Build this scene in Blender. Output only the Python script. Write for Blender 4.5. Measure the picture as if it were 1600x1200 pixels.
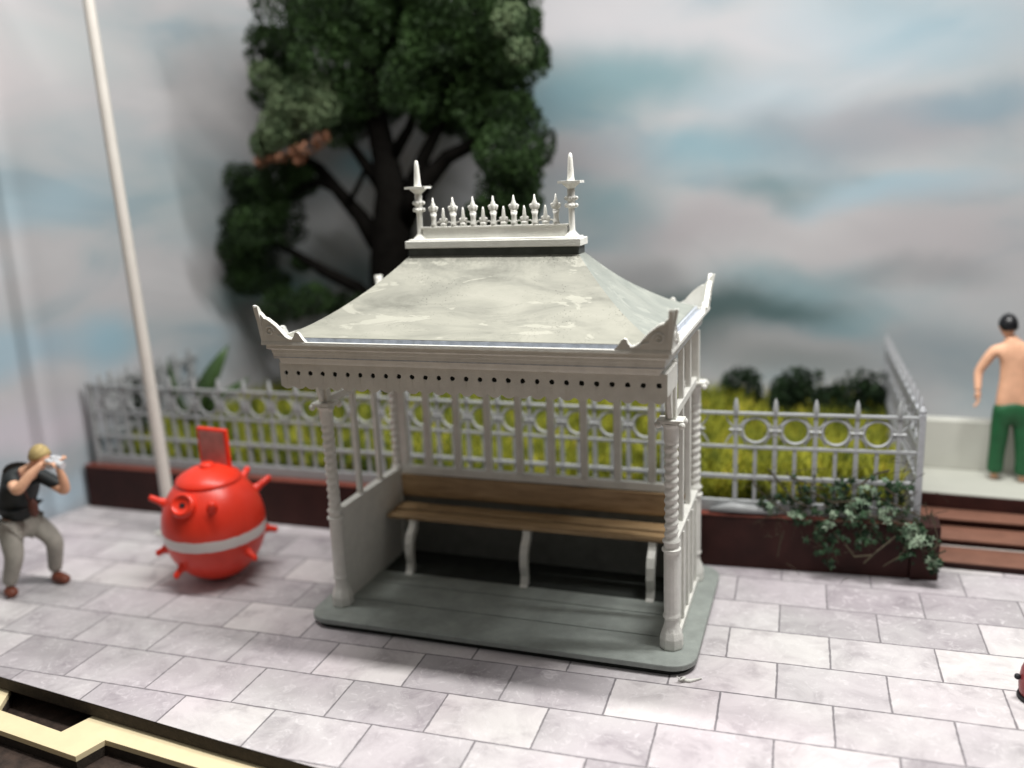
import bpy, math, random
from mathutils import Vector, Matrix, noise
random.seed(7)
R = math.radians
S = bpy.context.scene
for o in list(bpy.data.objects): bpy.data.objects.remove(o)

# ------------------------------------------------------------------ camera
CAM = Vector((3.1884, -8.6381, 4.7586)); YAW, PIT, ROL, FPX = -.341, .2266, -.042, 1405.5
fw = Vector((math.sin(YAW)*math.cos(PIT), math.cos(YAW)*math.cos(PIT), -math.sin(PIT)))
r_ = Vector((math.cos(YAW), -math.sin(YAW), 0)); u_ = r_.cross(fw)
rt = r_*math.cos(ROL) + u_*math.sin(ROL); up = -r_*math.sin(ROL) + u_*math.cos(ROL)
cd = bpy.data.cameras.new('camera'); cam = bpy.data.objects.new('camera', cd); S.collection.objects.link(cam)
M3 = Matrix((rt, up, -fw)).transposed()
cam.matrix_world = Matrix.Translation(CAM) @ M3.to_4x4()
cd.sensor_width = 36; cd.lens = 36*FPX/1600; cd.clip_start = .05; cd.clip_end = 200
cd.dof.use_dof = True; cd.dof.focus_distance = 8.5; cd.dof.aperture_fstop = .18; cd.dof.aperture_blades = 0
S.camera = cam
def at(u, v, Y):                         # photo pixel -> real point at depth Y (measured from the photograph)
    d = fw*FPX + rt*(u-800) - up*(v-600)
    return CAM + d*((Y-CAM.y)/d.y)

# ------------------------------------------------------------------ light (an indoor room: overhead strip lamp + room light)
w = bpy.data.worlds.new('World'); S.world = w; w.use_nodes = True
wt = w.node_tree; wc = wt.nodes.new('ShaderNodeTexCoord'); ws = wt.nodes.new('ShaderNodeSeparateXYZ'); wr = wt.nodes.new('ShaderNodeValToRGB')
wt.links.new(wc.outputs['Generated'], ws.inputs[0]); wm = wt.nodes.new('ShaderNodeMapRange'); wt.links.new(ws.outputs['Z'], wm.inputs[0])
wm.inputs[1].default_value = -1; wt.links.new(wm.outputs[0], wr.inputs[0])        # a room: pale ceiling above, dimmer walls and floor
e = wr.color_ramp.elements; e[0].position = .52; e[0].color = (.05, .048, .045, 1); e[1].position = .97; e[1].color = (1, .985, .955, 1); q = e.new(.75); q.color = (.36, .35, .335, 1)
wt.links.new(wr.outputs[0], wt.nodes['Background'].inputs[0]); wt.nodes['Background'].inputs[1].default_value = .42
def area(name, loc, sx, sy, power, col, rot=(0, 0, 0)):
    l = bpy.data.lights.new(name, 'AREA'); l.shape = 'RECTANGLE'; l.size = sx; l.size_y = sy
    l.energy = power; l.color = col
    o = bpy.data.objects.new(name, l); o.location = loc; o.rotation_euler = rot; S.collection.objects.link(o); return o
area('strip_lamp', (.6, -1.0, 13.0), 12, .6, 2120, (1, .985, .95))
area('room_lamp', (5.0, .6, 10.5), 3.5, .3, 780, (1, .99, .97), (0, R(30), 0))
S.view_settings.view_transform = 'Standard'; S.view_settings.look = 'None'
S.view_settings.exposure = 0; S.view_settings.gamma = 1
S.render.engine = 'CYCLES'

# ------------------------------------------------------------------ helpers
def lin(c): return tuple(((x/255)/12.92 if x/255 <= .04045 else ((x/255+.055)/1.055)**2.4) for x in c)
def link(o, parent=None):
    S.collection.objects.link(o)
    if parent is not None: o.parent = parent
    return o
def tag(o, label=None, cat=None, group=None, kind=None):
    if label: o['label'] = label
    if cat: o['category'] = cat
    if group: o['group'] = group
    if kind: o['kind'] = kind
    return o
def empty(name, loc, rz=0, label=None, cat=None, group=None):
    o = bpy.data.objects.new(name, None); o.location = loc; o.rotation_euler = (0, 0, rz); o.empty_display_size = .1
    S.collection.objects.link(o); return tag(o, label, cat, group)

class MB:
    def __init__(s): s.v = []; s.f = []
    def add(s, vs, fs):
        n = len(s.v); s.v += [tuple(v) for v in vs]; s.f += [tuple(n+i for i in f) for f in fs]; return s
    def box(s, x0, x1, y0, y1, z0, z1):
        return s.add([(x0,y0,z0),(x1,y0,z0),(x1,y1,z0),(x0,y1,z0),(x0,y0,z1),(x1,y0,z1),(x1,y1,z1),(x0,y1,z1)],
            [(0,3,2,1),(4,5,6,7),(0,1,5,4),(1,2,6,5),(2,3,7,6),(3,0,4,7)])
    def tube(s, pts, rad, n=10, flat=1):
        pts = [Vector(p) for p in pts]; rad = rad if hasattr(rad, '__len__') else [rad]*len(pts)
        rings = []; X = None
        for i, p in enumerate(pts):
            t = (pts[min(i+1, len(pts)-1)] - pts[max(i-1, 0)]).normalized()
            if X is None:
                X = t.orthogonal().normalized()
            X = (X - t*X.dot(t)).normalized(); Y = t.cross(X)
            rings.append([p + (X*math.cos(2*math.pi*k/n) + Y*math.sin(2*math.pi*k/n)*flat)*rad[i] for k in range(n)])
        vs = [v for r in rings for v in r]; fs = []
        for i in range(len(rings)-1):
            for k in range(n): fs.append((i*n+k, i*n+(k+1)%n, (i+1)*n+(k+1)%n, (i+1)*n+k))
        fs.append(tuple(reversed(range(n)))); fs.append(tuple((len(rings)-1)*n+k for k in range(n)))
        return s.add(vs, fs)
    def lathe(s, prof, c=(0,0,0), n=24, rot=0, fn=None):      # prof: (r, z)
        vs = []; fs = []
        for i, (r, z) in enumerate(prof):
            for k in range(n):
                a = 2*math.pi*(k+rot)/n; rr = r if fn is None else fn(r, a, z)
                vs.append((c[0]+rr*math.cos(a), c[1]+rr*math.sin(a), c[2]+z))
        for i in range(len(prof)-1):
            for k in range(n): fs.append((i*n+k, i*n+(k+1)%n, (i+1)*n+(k+1)%n, (i+1)*n+k))
        fs.append(tuple(reversed(range(n)))); m = len(prof)-1; fs.append(tuple(m*n+k for k in range(n)))
        return s.add(vs, fs)
    def prism(s, poly, fn, d0, d1):                            # poly 2-D, fn(a,b,d) -> xyz
        n = len(poly)
        return s.add([fn(a, b, d0) for a, b in poly] + [fn(a, b, d1) for a, b in poly],
            [tuple(range(n)), tuple(reversed(range(n, 2*n)))] + [(i, n+i, n+(i+1) % n, (i+1) % n) for i in range(n)])
    def ball(s, c, r, nu=16, nv=10, sc=(1,1,1)):
        prof = [(max(1e-4, math.sin(math.pi*i/nv)), -math.cos(math.pi*i/nv)) for i in range(nv+1)]
        vs = []; fs = []
        for q, z in prof:
            for k in range(nu):
                a = 2*math.pi*k/nu; vs.append((c[0]+r*sc[0]*q*math.cos(a), c[1]+r*sc[1]*q*math.sin(a), c[2]+r*sc[2]*z))
        for i in range(nv):
            for k in range(nu): fs.append((i*nu+k, i*nu+(k+1)%nu, (i+1)*nu+(k+1)%nu, (i+1)*nu+k))
        return s.add(vs, fs)
    def ring(s, c, ax, R0, r0, n=28, m=8, flat=1):             # torus; ax 'x','y','z' = normal
        vs = []; fs = []
        for i in range(n):
            a = 2*math.pi*i/n
            for k in range(m):
                b = 2*math.pi*k/m; q = R0 + r0*math.cos(b); h = r0*flat*math.sin(b)
                p = {'y': (q*math.cos(a), h, q*math.sin(a)), 'x': (h, q*math.cos(a), q*math.sin(a)), 'z': (q*math.cos(a), q*math.sin(a), h)}[ax]
                vs.append((c[0]+p[0], c[1]+p[1], c[2]+p[2]))
        for i in range(n):
            for k in range(m): fs.append((i*m+k, ((i+1)%n)*m+k, ((i+1)%n)*m+(k+1)%m, i*m+(k+1)%m))
        return s.add(vs, fs)
    def build(s, name, mat, parent=None, smooth=False, bevel=0, angle=35, fix=True):
        me = bpy.data.meshes.new(name); me.from_pydata(s.v, [], s.f); me.update()
        if fix:
            import bmesh
            bm = bmesh.new(); bm.from_mesh(me); bmesh.ops.recalc_face_normals(bm, faces=bm.faces); bm.to_mesh(me); bm.free()
        if mat: me.materials.append(mat)
        o = bpy.data.objects.new(name, me); link(o, parent)
        if bevel:
            b = o.modifiers.new('bevel', 'BEVEL'); b.width = bevel; b.segments = 2; b.limit_method = 'ANGLE'; b.angle_limit = R(40)
        if smooth:
            me.polygons.foreach_set('use_smooth', [True]*len(me.polygons))
            if smooth != 'all': me.set_sharp_from_angle(angle=R(angle))
        return o

# ------------------------------------------------------------------ materials
def mat(name, col, rough=.6, var=.06, scale=6, bump=.0, bscale=60, spec=.4, col2=None, dirt=0):
    m = bpy.data.materials.new(name); m.use_nodes = True; nt = m.node_tree; b = nt.nodes['Principled BSDF']
    b.inputs['Roughness'].default_value = rough; b.inputs['Specular IOR Level'].default_value = spec
    tc = nt.nodes.new('ShaderNodeTexCoord')
    n = nt.nodes.new('ShaderNodeTexNoise'); n.inputs['Scale'].default_value = scale; n.inputs['Detail'].default_value = 6; n.inputs['Roughness'].default_value = .6
    nt.links.new(tc.outputs['Object'], n.inputs['Vector'])
    cr = nt.nodes.new('ShaderNodeValToRGB'); cr.color_ramp.elements[0].position = .3; cr.color_ramp.elements[1].position = .7
    c2 = col2 or tuple(min(1, x*(1+var)) for x in col); c1 = col if col2 else tuple(x*(1-var) for x in col)
    cr.color_ramp.elements[0].color = (*c1, 1); cr.color_ramp.elements[1].color = (*c2, 1)
    nt.links.new(n.outputs['Fac'], cr.inputs['Fac']); nt.links.new(cr.outputs['Color'], b.inputs['Base Color'])
    if bump:
        n2 = nt.nodes.new('ShaderNodeTexNoise'); n2.inputs['Scale'].default_value = bscale; n2.inputs['Detail'].default_value = 4
        nt.links.new(tc.outputs['Object'], n2.inputs['Vector'])
        bp = nt.nodes.new('ShaderNodeBump'); bp.inputs['Strength'].default_value = bump; bp.inputs['Distance'].default_value = .02
        nt.links.new(n2.outputs['Fac'], bp.inputs['Height']); nt.links.new(bp.outputs['Normal'], b.inputs['Normal'])
    return m
class NT:                                                       # small node helper
    def __init__(s, name):
        s.m = bpy.data.materials.new(name); s.m.use_nodes = True; s.nt = s.m.node_tree; s.b = s.nt.nodes['Principled BSDF']
    def n(s, t, **kw):
        x = s.nt.nodes.new(t)
        for k, v in kw.items():
            if k in x.inputs.keys(): x.inputs[k].default_value = v
            else: setattr(x, k, v)
        return x
    def l(s, a, b): s.nt.links.new(a, b)
    def math(s, op, a, b=None, clamp=False):
        x = s.nt.nodes.new('ShaderNodeMath'); x.operation = op; x.use_clamp = clamp
        for i, q in enumerate((a, b)):
            if q is None: continue
            if hasattr(q, 'links'): s.l(q, x.inputs[i])
            else: x.inputs[i].default_value = q
        return x.outputs[0]
    def mix(s, f, a, b, mode='MIX'):
        x = s.nt.nodes.new('ShaderNodeMix'); x.data_type = 'RGBA'; x.blend_type = mode
        for i, q in ((0, f), (6, a), (7, b)):
            if hasattr(q, 'links'): s.l(q, x.inputs[i])
            else: x.inputs[i].default_value = q if i == 0 else (*q, 1)
        return x.outputs[2]
    def ramp(s, f, pts):
        x = s.nt.nodes.new('ShaderNodeValToRGB'); e = x.color_ramp.elements
        while len(e) < len(pts): e.new(.5)
        for i, (p, c) in enumerate(pts):
            e[i].position = p; e[i].color = (*c, 1) if hasattr(c, '__len__') else (c, c, c, 1)
        s.l(f, x.inputs[0]); return x.outputs[0]

M = {}
M['white'] = mat('white_paint', (.69, .685, .64), .45, .08, 7, .28, 70)
M['fence'] = mat('fence_paint', (.32, .33, .335), .42, .08, 9, .15, 120)
M['silver'] = mat('silver_grey_paint', (.38, .39, .41), .32, .12, 18, .3, 70)
M['base'] = mat('grey_green_floor_paint', (.27, .295, .275), .5, .15, 5, .2, 60)
M['gap_shade'] = mat('painted_gap_shade', (.022, .024, .022), .8, .2, 6, .1, 50, .15)  # near-black standing in for shade in gaps and holes
M['floor_dark'] = mat('near_black_floor', (.034, .038, .034), .8, .2, 5, .1, 50, .2)
M['back_dark'] = mat('dark_grey_green', (.15, .155, .14), .6, .15, 6)
M['gutter'] = mat('gutter_blue_grey', (.40, .43, .48), .35, .25, 14)
M['ridge_dark'] = mat('dark_lead_band', (.06, .065, .06), .6, .3, 8, .2, 60)
M['red'] = mat('orange_red_paint', (.74, .038, .016), .34, .04, 4, .05, 40)
M['redsign'] = mat('sign_face_dull_pink', (.42, .20, .18), .5, .2, 10)
M['black'] = mat('matt_black', (.012, .012, .014), .6)
M['pole'] = mat('cream_white_pole', (.56, .53, .49), .5, .05, 3)
M['planter'] = mat('dark_red_brown_timber', (.034, .011, .009), .55, .35, 3, .2, 40, .2)
M['planter_top'] = mat('red_brown_edge', (.17, .045, .03), .4, .3, 12)
M['tread'] = mat('brown_tread', (.20, .095, .065), .5, .15, 5)
M['line'] = mat('pale_step_line', (.5, .45, .42), .5)
M['soil'] = mat('garden_soil_green', (.10, .13, .03), .95, .4, 3)
M['concrete'] = mat('pale_grey_green_terrace', (.44, .445, .395), .8, .06, 1.5, .1, 30)
M['parapet'] = mat('pale_cream_wall', (.52, .52, .47), .8, .05, 1.5)
M['skin'] = mat('painted_skin', (.74, .42, .27), .55, .08, 10)
M['skin2'] = mat('painted_skin_ruddy', (.50, .23, .13), .55, .1, 14)
M['shirt'] = mat('black_shirt', (.012, .016, .017), .6, .2, 8)
M['trousers'] = mat('grey_trousers', (.30, .285, .25), .7, .12, 12)
M['green'] = mat('green_trousers', (.015, .095, .035), .5, .2, 8)
M['shoe'] = mat('brown_shoes', (.16, .045, .025), .5, .2, 10)
M['blond'] = mat('blond_hair', (.42, .32, .14), .7, .3, 30)
M['hair'] = mat('black_hair', (.008, .008, .010), .35)
M['chrome'] = mat('silver_camera', (.55, .56, .58), .3)
M['strap'] = mat('brown_bag', (.10, .035, .025), .6)
M['bark'] = mat('dark_bark', (.005, .0045, .004), 1, .3, 8, .6, 25, .02)
M['stem'] = mat('dry_brown_stem', (.045, .035, .02), .8, .3, 10)
M['card'] = mat('pale_yellow_card', (.78, .66, .42), .7, .05, 5)
M['burnt'] = mat('laser_burnt_edge', (.030, .022, .016), .8, .4, 14, .3, 50)
M['darkboard'] = mat('dark_brown_board', (.040, .026, .020), .55, .6, 9, .3, 30)
M['darkred'] = mat('dark_red_gloss', (.26, .045, .05), .35, .2, 8)

def leafmat(name, c1, c2, c3=None, scale=2.5, rough=.6, trans=0):
    t = NT(name); tc = t.n('ShaderNodeTexCoord'); n = t.n('ShaderNodeTexNoise', Scale=scale, Detail=3.0)
    t.l(tc.outputs['Object'], n.inputs['Vector'])
    n2 = t.n('ShaderNodeTexWhiteNoise'); n2.noise_dimensions = '3D'
    vm = t.n('ShaderNodeVectorMath'); vm.operation = 'SNAP'; vm.inputs[1].default_value = (.07, .07, .07)
    t.l(tc.outputs['Object'], vm.inputs[0]); t.l(vm.outputs[0], n2.inputs['Vector'])
    f = t.math('ADD', t.math('MULTIPLY', n.outputs['Fac'], 1.0), t.math('MULTIPLY', n2.outputs['Value'], .25))
    pts = [(.42, c1), (.78, c2)] + ([(.92, c3)] if c3 else [])
    t.l(t.ramp(f, pts), t.b.inputs['Base Color']); t.b.inputs['Roughness'].default_value = rough
    t.b.inputs['Specular IOR Level'].default_value = .12
    return t.m
M['leaf'] = leafmat('dark_tree_foliage', (.008, .015, .007), (.028, .056, .016))
M['leaf_pale'] = leafmat('pale_tree_foliage', (.045, .075, .035), (.12, .16, .085))
M['leaf_rust'] = leafmat('rust_foliage', (.16, .07, .04), (.30, .15, .09))
M['bush'] = leafmat('bush_foliage', (.006, .012, .006), (.018, .036, .014), scale=5)
M['ivy'] = leafmat('ivy_foliage', (.008, .020, .010), (.035, .065, .034), scale=7, rough=.35)
M['ivy_pale'] = leafmat('ivy_pale_foliage', (.09, .14, .09), (.22, .28, .20), scale=6, rough=.4)
M['grass'] = leafmat('static_grass', (.09, .12, .020), (.40, .40, .045), (.58, .48, .07), scale=2.2, rough=.7)
M['grass_shaded'] = leafmat('shade_green_blades', (.035, .06, .015), (.10, .15, .035), scale=1.8)
M['broad'] = mat('broad_leaf_green', (.05, .095, .028), .5, .3, 4)

# printed paving: brick texture in object space
def paving_mat():
    t = NT('printed_stone_paving'); tc = t.n('ShaderNodeTexCoord')
    wv = t.n('ShaderNodeTexNoise', Scale=5.0, Detail=3.0); t.l(tc.outputs['Object'], wv.inputs['Vector'])
    vm = t.n('ShaderNodeVectorMath'); vm.operation = 'MULTIPLY_ADD'; vm.inputs[1].default_value = (.012, .012, 0)
    t.l(wv.outputs['Color'], vm.inputs[0]); t.l(tc.outputs['Object'], vm.inputs[2])
    br = t.n('ShaderNodeTexBrick'); br.offset = .5; br.offset_frequency = 2
    mn = t.n('ShaderNodeTexNoise', Scale=14.0, Detail=4.0); t.l(tc.outputs['Object'], mn.inputs['Vector']); MS = t.math('ADD', t.math('MULTIPLY', mn.outputs['Fac'], .020), .0012)
    for k, v in (('Scale', 1.0), ('Brick Width', .9893), ('Row Height', .6317), ('Mortar Size', .011), ('Mortar Smooth', .3), ('Bias', 0.0)): br.inputs[k].default_value = v
    br.inputs['Color1'].default_value = (0, 0, 0, 1); br.inputs['Color2'].default_value = (1, 1, 1, 1); br.inputs['Mortar'].default_value = (.5, .5, .5, 1)
    t.l(vm.outputs[0], br.inputs['Vector']); t.l(MS, br.inputs['Mortar Size'])
    tile = t.ramp(br.outputs['Color'], [(0, lin((184, 180, 182))), (.3, lin((206, 202, 204))), (.6, lin((218, 214, 215))), (1, lin((230, 226, 225)))])
    n1 = t.n('ShaderNodeTexNoise', Scale=2.3, Detail=8.0, Roughness=.65, Distortion=.6); t.l(tc.outputs['Object'], n1.inputs['Vector'])
    # offset the stain pattern per tile so blotches stop at the joints
    va = t.n('ShaderNodeVectorMath'); va.operation = 'MULTIPLY_ADD'; va.inputs[1].default_value = (7, 5, 9)
    t.l(br.outputs['Color'], va.inputs[0]); t.l(tc.outputs['Object'], va.inputs[2]); t.l(va.outputs[0], n1.inputs['Vector'])
    dark = t.ramp(n1.outputs['Fac'], [(.32, (.62, .60, .62)), (.45, (.86, .85, .86)), (.60, (1, 1, 1))])
    c = t.mix(.85, tile, dark, 'MULTIPLY')
    n2 = t.n('ShaderNodeTexNoise', Scale=9.0, Detail=6.0, Roughness=.7, Distortion=1.2); t.l(va.outputs[0], n2.inputs['Vector'])
    pale = t.ramp(n2.outputs['Fac'], [(.54, 0), (.68, 1)])
    c = t.mix(t.math('MULTIPLY', pale, .5), c, lin((243, 240, 241)))
    n4 = t.n('ShaderNodeTexNoise', Scale=.55, Detail=2.0); t.l(tc.outputs['Object'], n4.inputs['Vector'])
    tint = t.ramp(n4.outputs['Fac'], [(.35, (.95, .90, .95)), (.65, (.97, .99, .98))]); c = t.mix(.8, c, tint, 'MULTIPLY')
    n3 = t.n('ShaderNodeTexNoise', Scale=150.0, Detail=2.0); t.l(tc.outputs['Object'], n3.inputs['Vector'])
    c = t.mix(.35, c, t.ramp(n3.outputs['Fac'], [(.3, .62), (.7, 1.0)]), 'MULTIPLY')
    c = t.mix(t.math('MULTIPLY', br.outputs['Fac'], .80), c, lin((108, 104, 108)))
    c = t.mix(1, c, (.865, .858, .855), 'MULTIPLY')
    t.l(c, t.b.inputs['Base Color']); t.b.inputs['Roughness'].default_value = .55; t.b.inputs['Specular IOR Level'].default_value = .25
    bp = t.n('ShaderNodeBump', Strength=.12, Distance=.01); t.l(n2.outputs['Fac'], bp.inputs['Height']); t.l(bp.outputs['Normal'], t.b.inputs['Normal'])
    return t.m

def roof_mat():
    t = NT('weathered_grey_roof'); tc = t.n('ShaderNodeTexCoord'); P = tc.outputs['Object']
    mp = t.n('ShaderNodeMapping'); mp.inputs['Scale'].default_value = (.7, 1.6, 2.2); t.l(P, mp.inputs[0])
    n1 = t.n('ShaderNodeTexNoise', Scale=1.6, Detail=7.0, Roughness=.62, Distortion=.8); t.l(mp.outputs[0], n1.inputs['Vector'])
    c = t.ramp(n1.outputs['Fac'], [(.30, (.16, .16, .135)), (.43, (.225, .225, .192)), (.56, (.275, .273, .232)), (.75, (.32, .315, .27))])
    # pale chipped patches
    n2 = t.n('ShaderNodeTexNoise', Scale=2.1, Detail=6.0, Roughness=.6, Distortion=.7); t.l(mp.outputs[0], n2.inputs['Vector'])
    c = t.mix(t.ramp(n2.outputs['Fac'], [(.58, 0), (.60, .6)]), c, (.38, .375, .32))
    # patch outlines and scratches
    n5 = t.n('ShaderNodeTexNoise', Scale=1.9, Detail=9.0, Roughness=.65, Distortion=2.2); t.l(mp.outputs[0], n5.inputs['Vector'])
    ed = t.math('ABSOLUTE', t.math('SUBTRACT', n5.outputs['Fac'], .62)); c = t.mix(t.ramp(ed, [(0, .6), (.006, 0)]), c, (.11, .11, .095))
    # black grit, more near the ridge
    sx = t.n('ShaderNodeSeparateXYZ'); t.l(P, sx.inputs[0])
    v = t.n('ShaderNodeTexVoronoi', Scale=34.0); t.l(P, v.inputs['Vector'])
    n3 = t.n('ShaderNodeTexNoise', Scale=2.5, Detail=3.0); t.l(P, n3.inputs['Vector'])
    lim = t.math('MULTIPLY', t.math('SUBTRACT', n3.outputs['Fac'], .43), .9, True)
    lim = t.math('ADD', lim, t.math('MULTIPLY', t.math('SUBTRACT', sx.outputs['Z'], 3.84), .7, True))
    f = t.math('LESS_THAN', v.outputs['Distance'], lim); c = t.mix(t.math('MULTIPLY', f, .6), c, lin((60, 58, 52)))
    n6 = t.n('ShaderNodeTexNoise', Scale=22.0, Detail=4.0, Roughness=.75); t.l(P, n6.inputs['Vector'])
    top = t.math('MULTIPLY', t.math('SUBTRACT', sx.outputs['Z'], 3.80), 3.2, True)
    c = t.mix(t.math('MULTIPLY', top, t.ramp(n6.outputs['Fac'], [(.42, .0), (.6, .8)])), c, lin((96, 95, 88)))
    # hip ends tinted cooler
    ax = t.math('ABSOLUTE', sx.outputs['X'])
    geo = t.n('ShaderNodeNewGeometry'); sn = t.n('ShaderNodeSeparateXYZ'); t.l(geo.outputs['True Normal'], sn.inputs[0])
    side = t.math('GREATER_THAN', t.math('ABSOLUTE', sn.outputs['X']), .2)
    c = t.mix(t.math('MULTIPLY', side, .55), c, (.20, .225, .215))
    t.l(c, t.b.inputs['Base Color']); t.b.inputs['Roughness'].default_value = .6; t.b.inputs['Specular IOR Level'].default_value = .2
    bp = t.n('ShaderNodeBump', Strength=.35, Distance=.02); t.l(n2.outputs['Fac'], bp.inputs['Height']); t.l(bp.outputs['Normal'], t.b.inputs['Normal'])
    return t.m

def wood_mat():
    t = NT('stained_brown_wood'); tc = t.n('ShaderNodeTexCoord')
    mp = t.n('ShaderNodeMapping'); mp.inputs['Scale'].default_value = (.8, 9, 9); t.l(tc.outputs['Object'], mp.inputs[0])
    n1 = t.n('ShaderNodeTexNoise', Scale=2.6, Detail=7.0, Roughness=.65, Distortion=.6); t.l(mp.outputs[0], n1.inputs['Vector'])
    c = t.ramp(n1.outputs['Fac'], [(.3, (.20, .125, .06)), (.5, (.34, .225, .115)), (.7, (.45, .31, .17))])
    t.l(c, t.b.inputs['Base Color']); t.b.inputs['Roughness'].default_value = .5
    bp = t.n('ShaderNodeBump', Strength=.3, Distance=.01); t.l(n1.outputs['Fac'], bp.inputs['Height']); t.l(bp.outputs['Normal'], t.b.inputs['Normal'])
    return t.m
def table_mat():
    t = NT('light_oak_table'); tc = t.n('ShaderNodeTexCoord')
    mp = t.n('ShaderNodeMapping'); mp.inputs['Scale'].default_value = (1, 8, 1); t.l(tc.outputs['Object'], mp.inputs[0])
    n1 = t.n('ShaderNodeTexNoise', Scale=2.0, Detail=7.0, Roughness=.6); t.l(mp.outputs[0], n1.inputs['Vector'])
    t.l(t.ramp(n1.outputs['Fac'], [(.3, (.16, .10, .05)), (.7, (.30, .21, .12))]), t.b.inputs['Base Color']); t.b.inputs['Roughness'].default_value = .5
    return t.m

# printed cloud backdrop; UV = metres along the sheet, height
BLOBS = []      # (u, v, ru, rv, colour index, strength)
def sky_mat(blobs):
    t = NT('printed_cloud_backdrop'); uv = t.n('ShaderNodeUVMap'); uv.uv_map = 'sheet'
    n0 = t.n('ShaderNodeTexNoise', Scale=.42, Detail=5.0, Roughness=.5, Distortion=.3); t.l(uv.outputs[0], n0.inputs['Vector'])
    vm = t.n('ShaderNodeVectorMath'); vm.operation = 'MULTIPLY_ADD'; vm.inputs[1].default_value = (1.9, 1.3, 0)
    t.l(n0.outputs['Color'], vm.inputs[0]); t.l(uv.outputs[0], vm.inputs[2])
    sb = t.n('ShaderNodeVectorMath'); sb.operation = 'SUBTRACT'; sb.inputs[1].default_value = (.95, .65, 0); t.l(vm.outputs[0], sb.inputs[0])
    W = sb.outputs[0]
    mp = t.n('ShaderNodeMapping'); mp.inputs['Scale'].default_value = (.33, .75, 1); t.l(uv.outputs[0], mp.inputs[0])
    n1 = t.n('ShaderNodeTexNoise', Scale=1.0, Detail=6.0, Roughness=.48, Distortion=.7); t.l(mp.outputs[0], n1.inputs['Vector'])
    c = t.ramp(n1.outputs['Fac'], [(.30, lin((160, 176, 184))), (.44, lin((188, 192, 195))), (.56, lin((198, 196, 198))), (.72, lin((212, 209, 210)))])
    for (bu, bv, ru, rv, col, st) in blobs:
        s1 = t.n('ShaderNodeMapping'); s1.inputs['Location'].default_value = (-bu/ru, -bv/rv, 0); s1.inputs['Scale'].default_value = (1/ru, 1/rv, 0); t.l(W, s1.inputs[0])
        ln = t.n('ShaderNodeVectorMath'); ln.operation = 'LENGTH'; t.l(s1.outputs[0], ln.inputs[0])
        mr = t.n('ShaderNodeMapRange'); mr.interpolation_type = 'SMOOTHSTEP'
        for k, v in ((1, .15), (2, 1.25), (3, st), (4, 0)): mr.inputs[k].default_value = v
        t.l(ln.outputs['Value'], mr.inputs[0]); c = t.mix(mr.outputs[0], c, lin(col))
    c = t.mix(1, c, (.77, .785, .795), 'MULTIPLY'); t.l(c, t.b.inputs['Base Color']); t.b.inputs['Roughness'].default_value = .6; t.b.inputs['Specular IOR Level'].default_value = .15
    return t.m

M['roof'] = roof_mat(); M['wood'] = wood_mat(); M['table'] = table_mat()

# ------------------------------------------------------------------ setting
GX, GY, GR = 2.839, .9694, .0289
def ground():
    # paving sheet with real thickness; object space = tile grid
    poly = [(-9.2, -2.24), (-4.65, -2.575), (-1.76, -2.875), (3.2, -3.33), (9.5, -3.9), (9.5, 2.6), (-7.4, 2.6), (-9.2, 2.6)]
    c, s = math.cos(-GR), math.sin(-GR)
    loc = [((x-GX)*c - (y-GY)*s, (x-GX)*s + (y-GY)*c) for x, y in poly]
    b = MB(); n = len(loc)
    b.add([(x, y, 0) for x, y in loc], [tuple(range(n))])
    o = b.build('pavement', paving_mat()); o.location = (GX, GY, 0); o.rotation_euler = (0, 0, GR); tag(o, kind='structure')
    # dark board under the printed paper
    b = MB(); b.prism(poly, lambda x, y, d: (x, y, d), -.14, -.003)
    e = b.build('paving_board', M['burnt'], bevel=.004); tag(e, kind='structure')
ground()

def front_edge():
    # lower ledge of laser-cut card with a rectangular notch and a step, outlined in metres
    top = [(-7.6, -2.23), (-4.72, -2.53), (-4.56, -2.555), (-4.38, -2.86), (-3.46, -2.985), (-3.36, -2.69), (-1.83, -2.83), (3.0, -3.3), (3.0, -3.62), (-1.60, -3.10), (-2.95, -2.975), (-3.03, -3.25), (-4.05, -3.13), (-7.6, -2.75)]
    b = MB(); b.prism([(x, y) for x, y in top], lambda x, y, d: (x, y, d), -.21, -.153)
    o = b.build('card_ledge', M['card'], bevel=.003)
    b = MB(); b.prism(top, lambda x, y, d: (x + (0), y, d), -.30, -.212)
    b.build('burnt_edge', M['burnt'], o)
    tag(o, 'pale yellow laser-cut card strip with notched scorched edge below the paving', 'card strip')
    b = MB(); b.prism([(-9, -2.0), (6, -3.2), (6, -4.25), (-2.1, -3.62), (-9, -3.08)], lambda x, y, d: (x, y, d), -.52, -.305)
    o = b.build('baseboard', M['darkboard'], bevel=.01); tag(o, 'dark brown rough board along the front below the card strip', 'board')
    b = MB(); b.box(-30, 30, -30, 20, -1.05, -1.0)
    o = b.build('table_top', M['table']); tag(o, kind='structure')
    b = MB(); b.prism([(-9.3, -2.1), (9.6, -3.3), (9.6, 8.5), (-9.3, 8.5)], lambda x, y, d: (x, y, d), -.98, -.55)
    o = b.build('diorama_base', M['darkboard']); tag(o, kind='structure')
front_edge()

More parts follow.
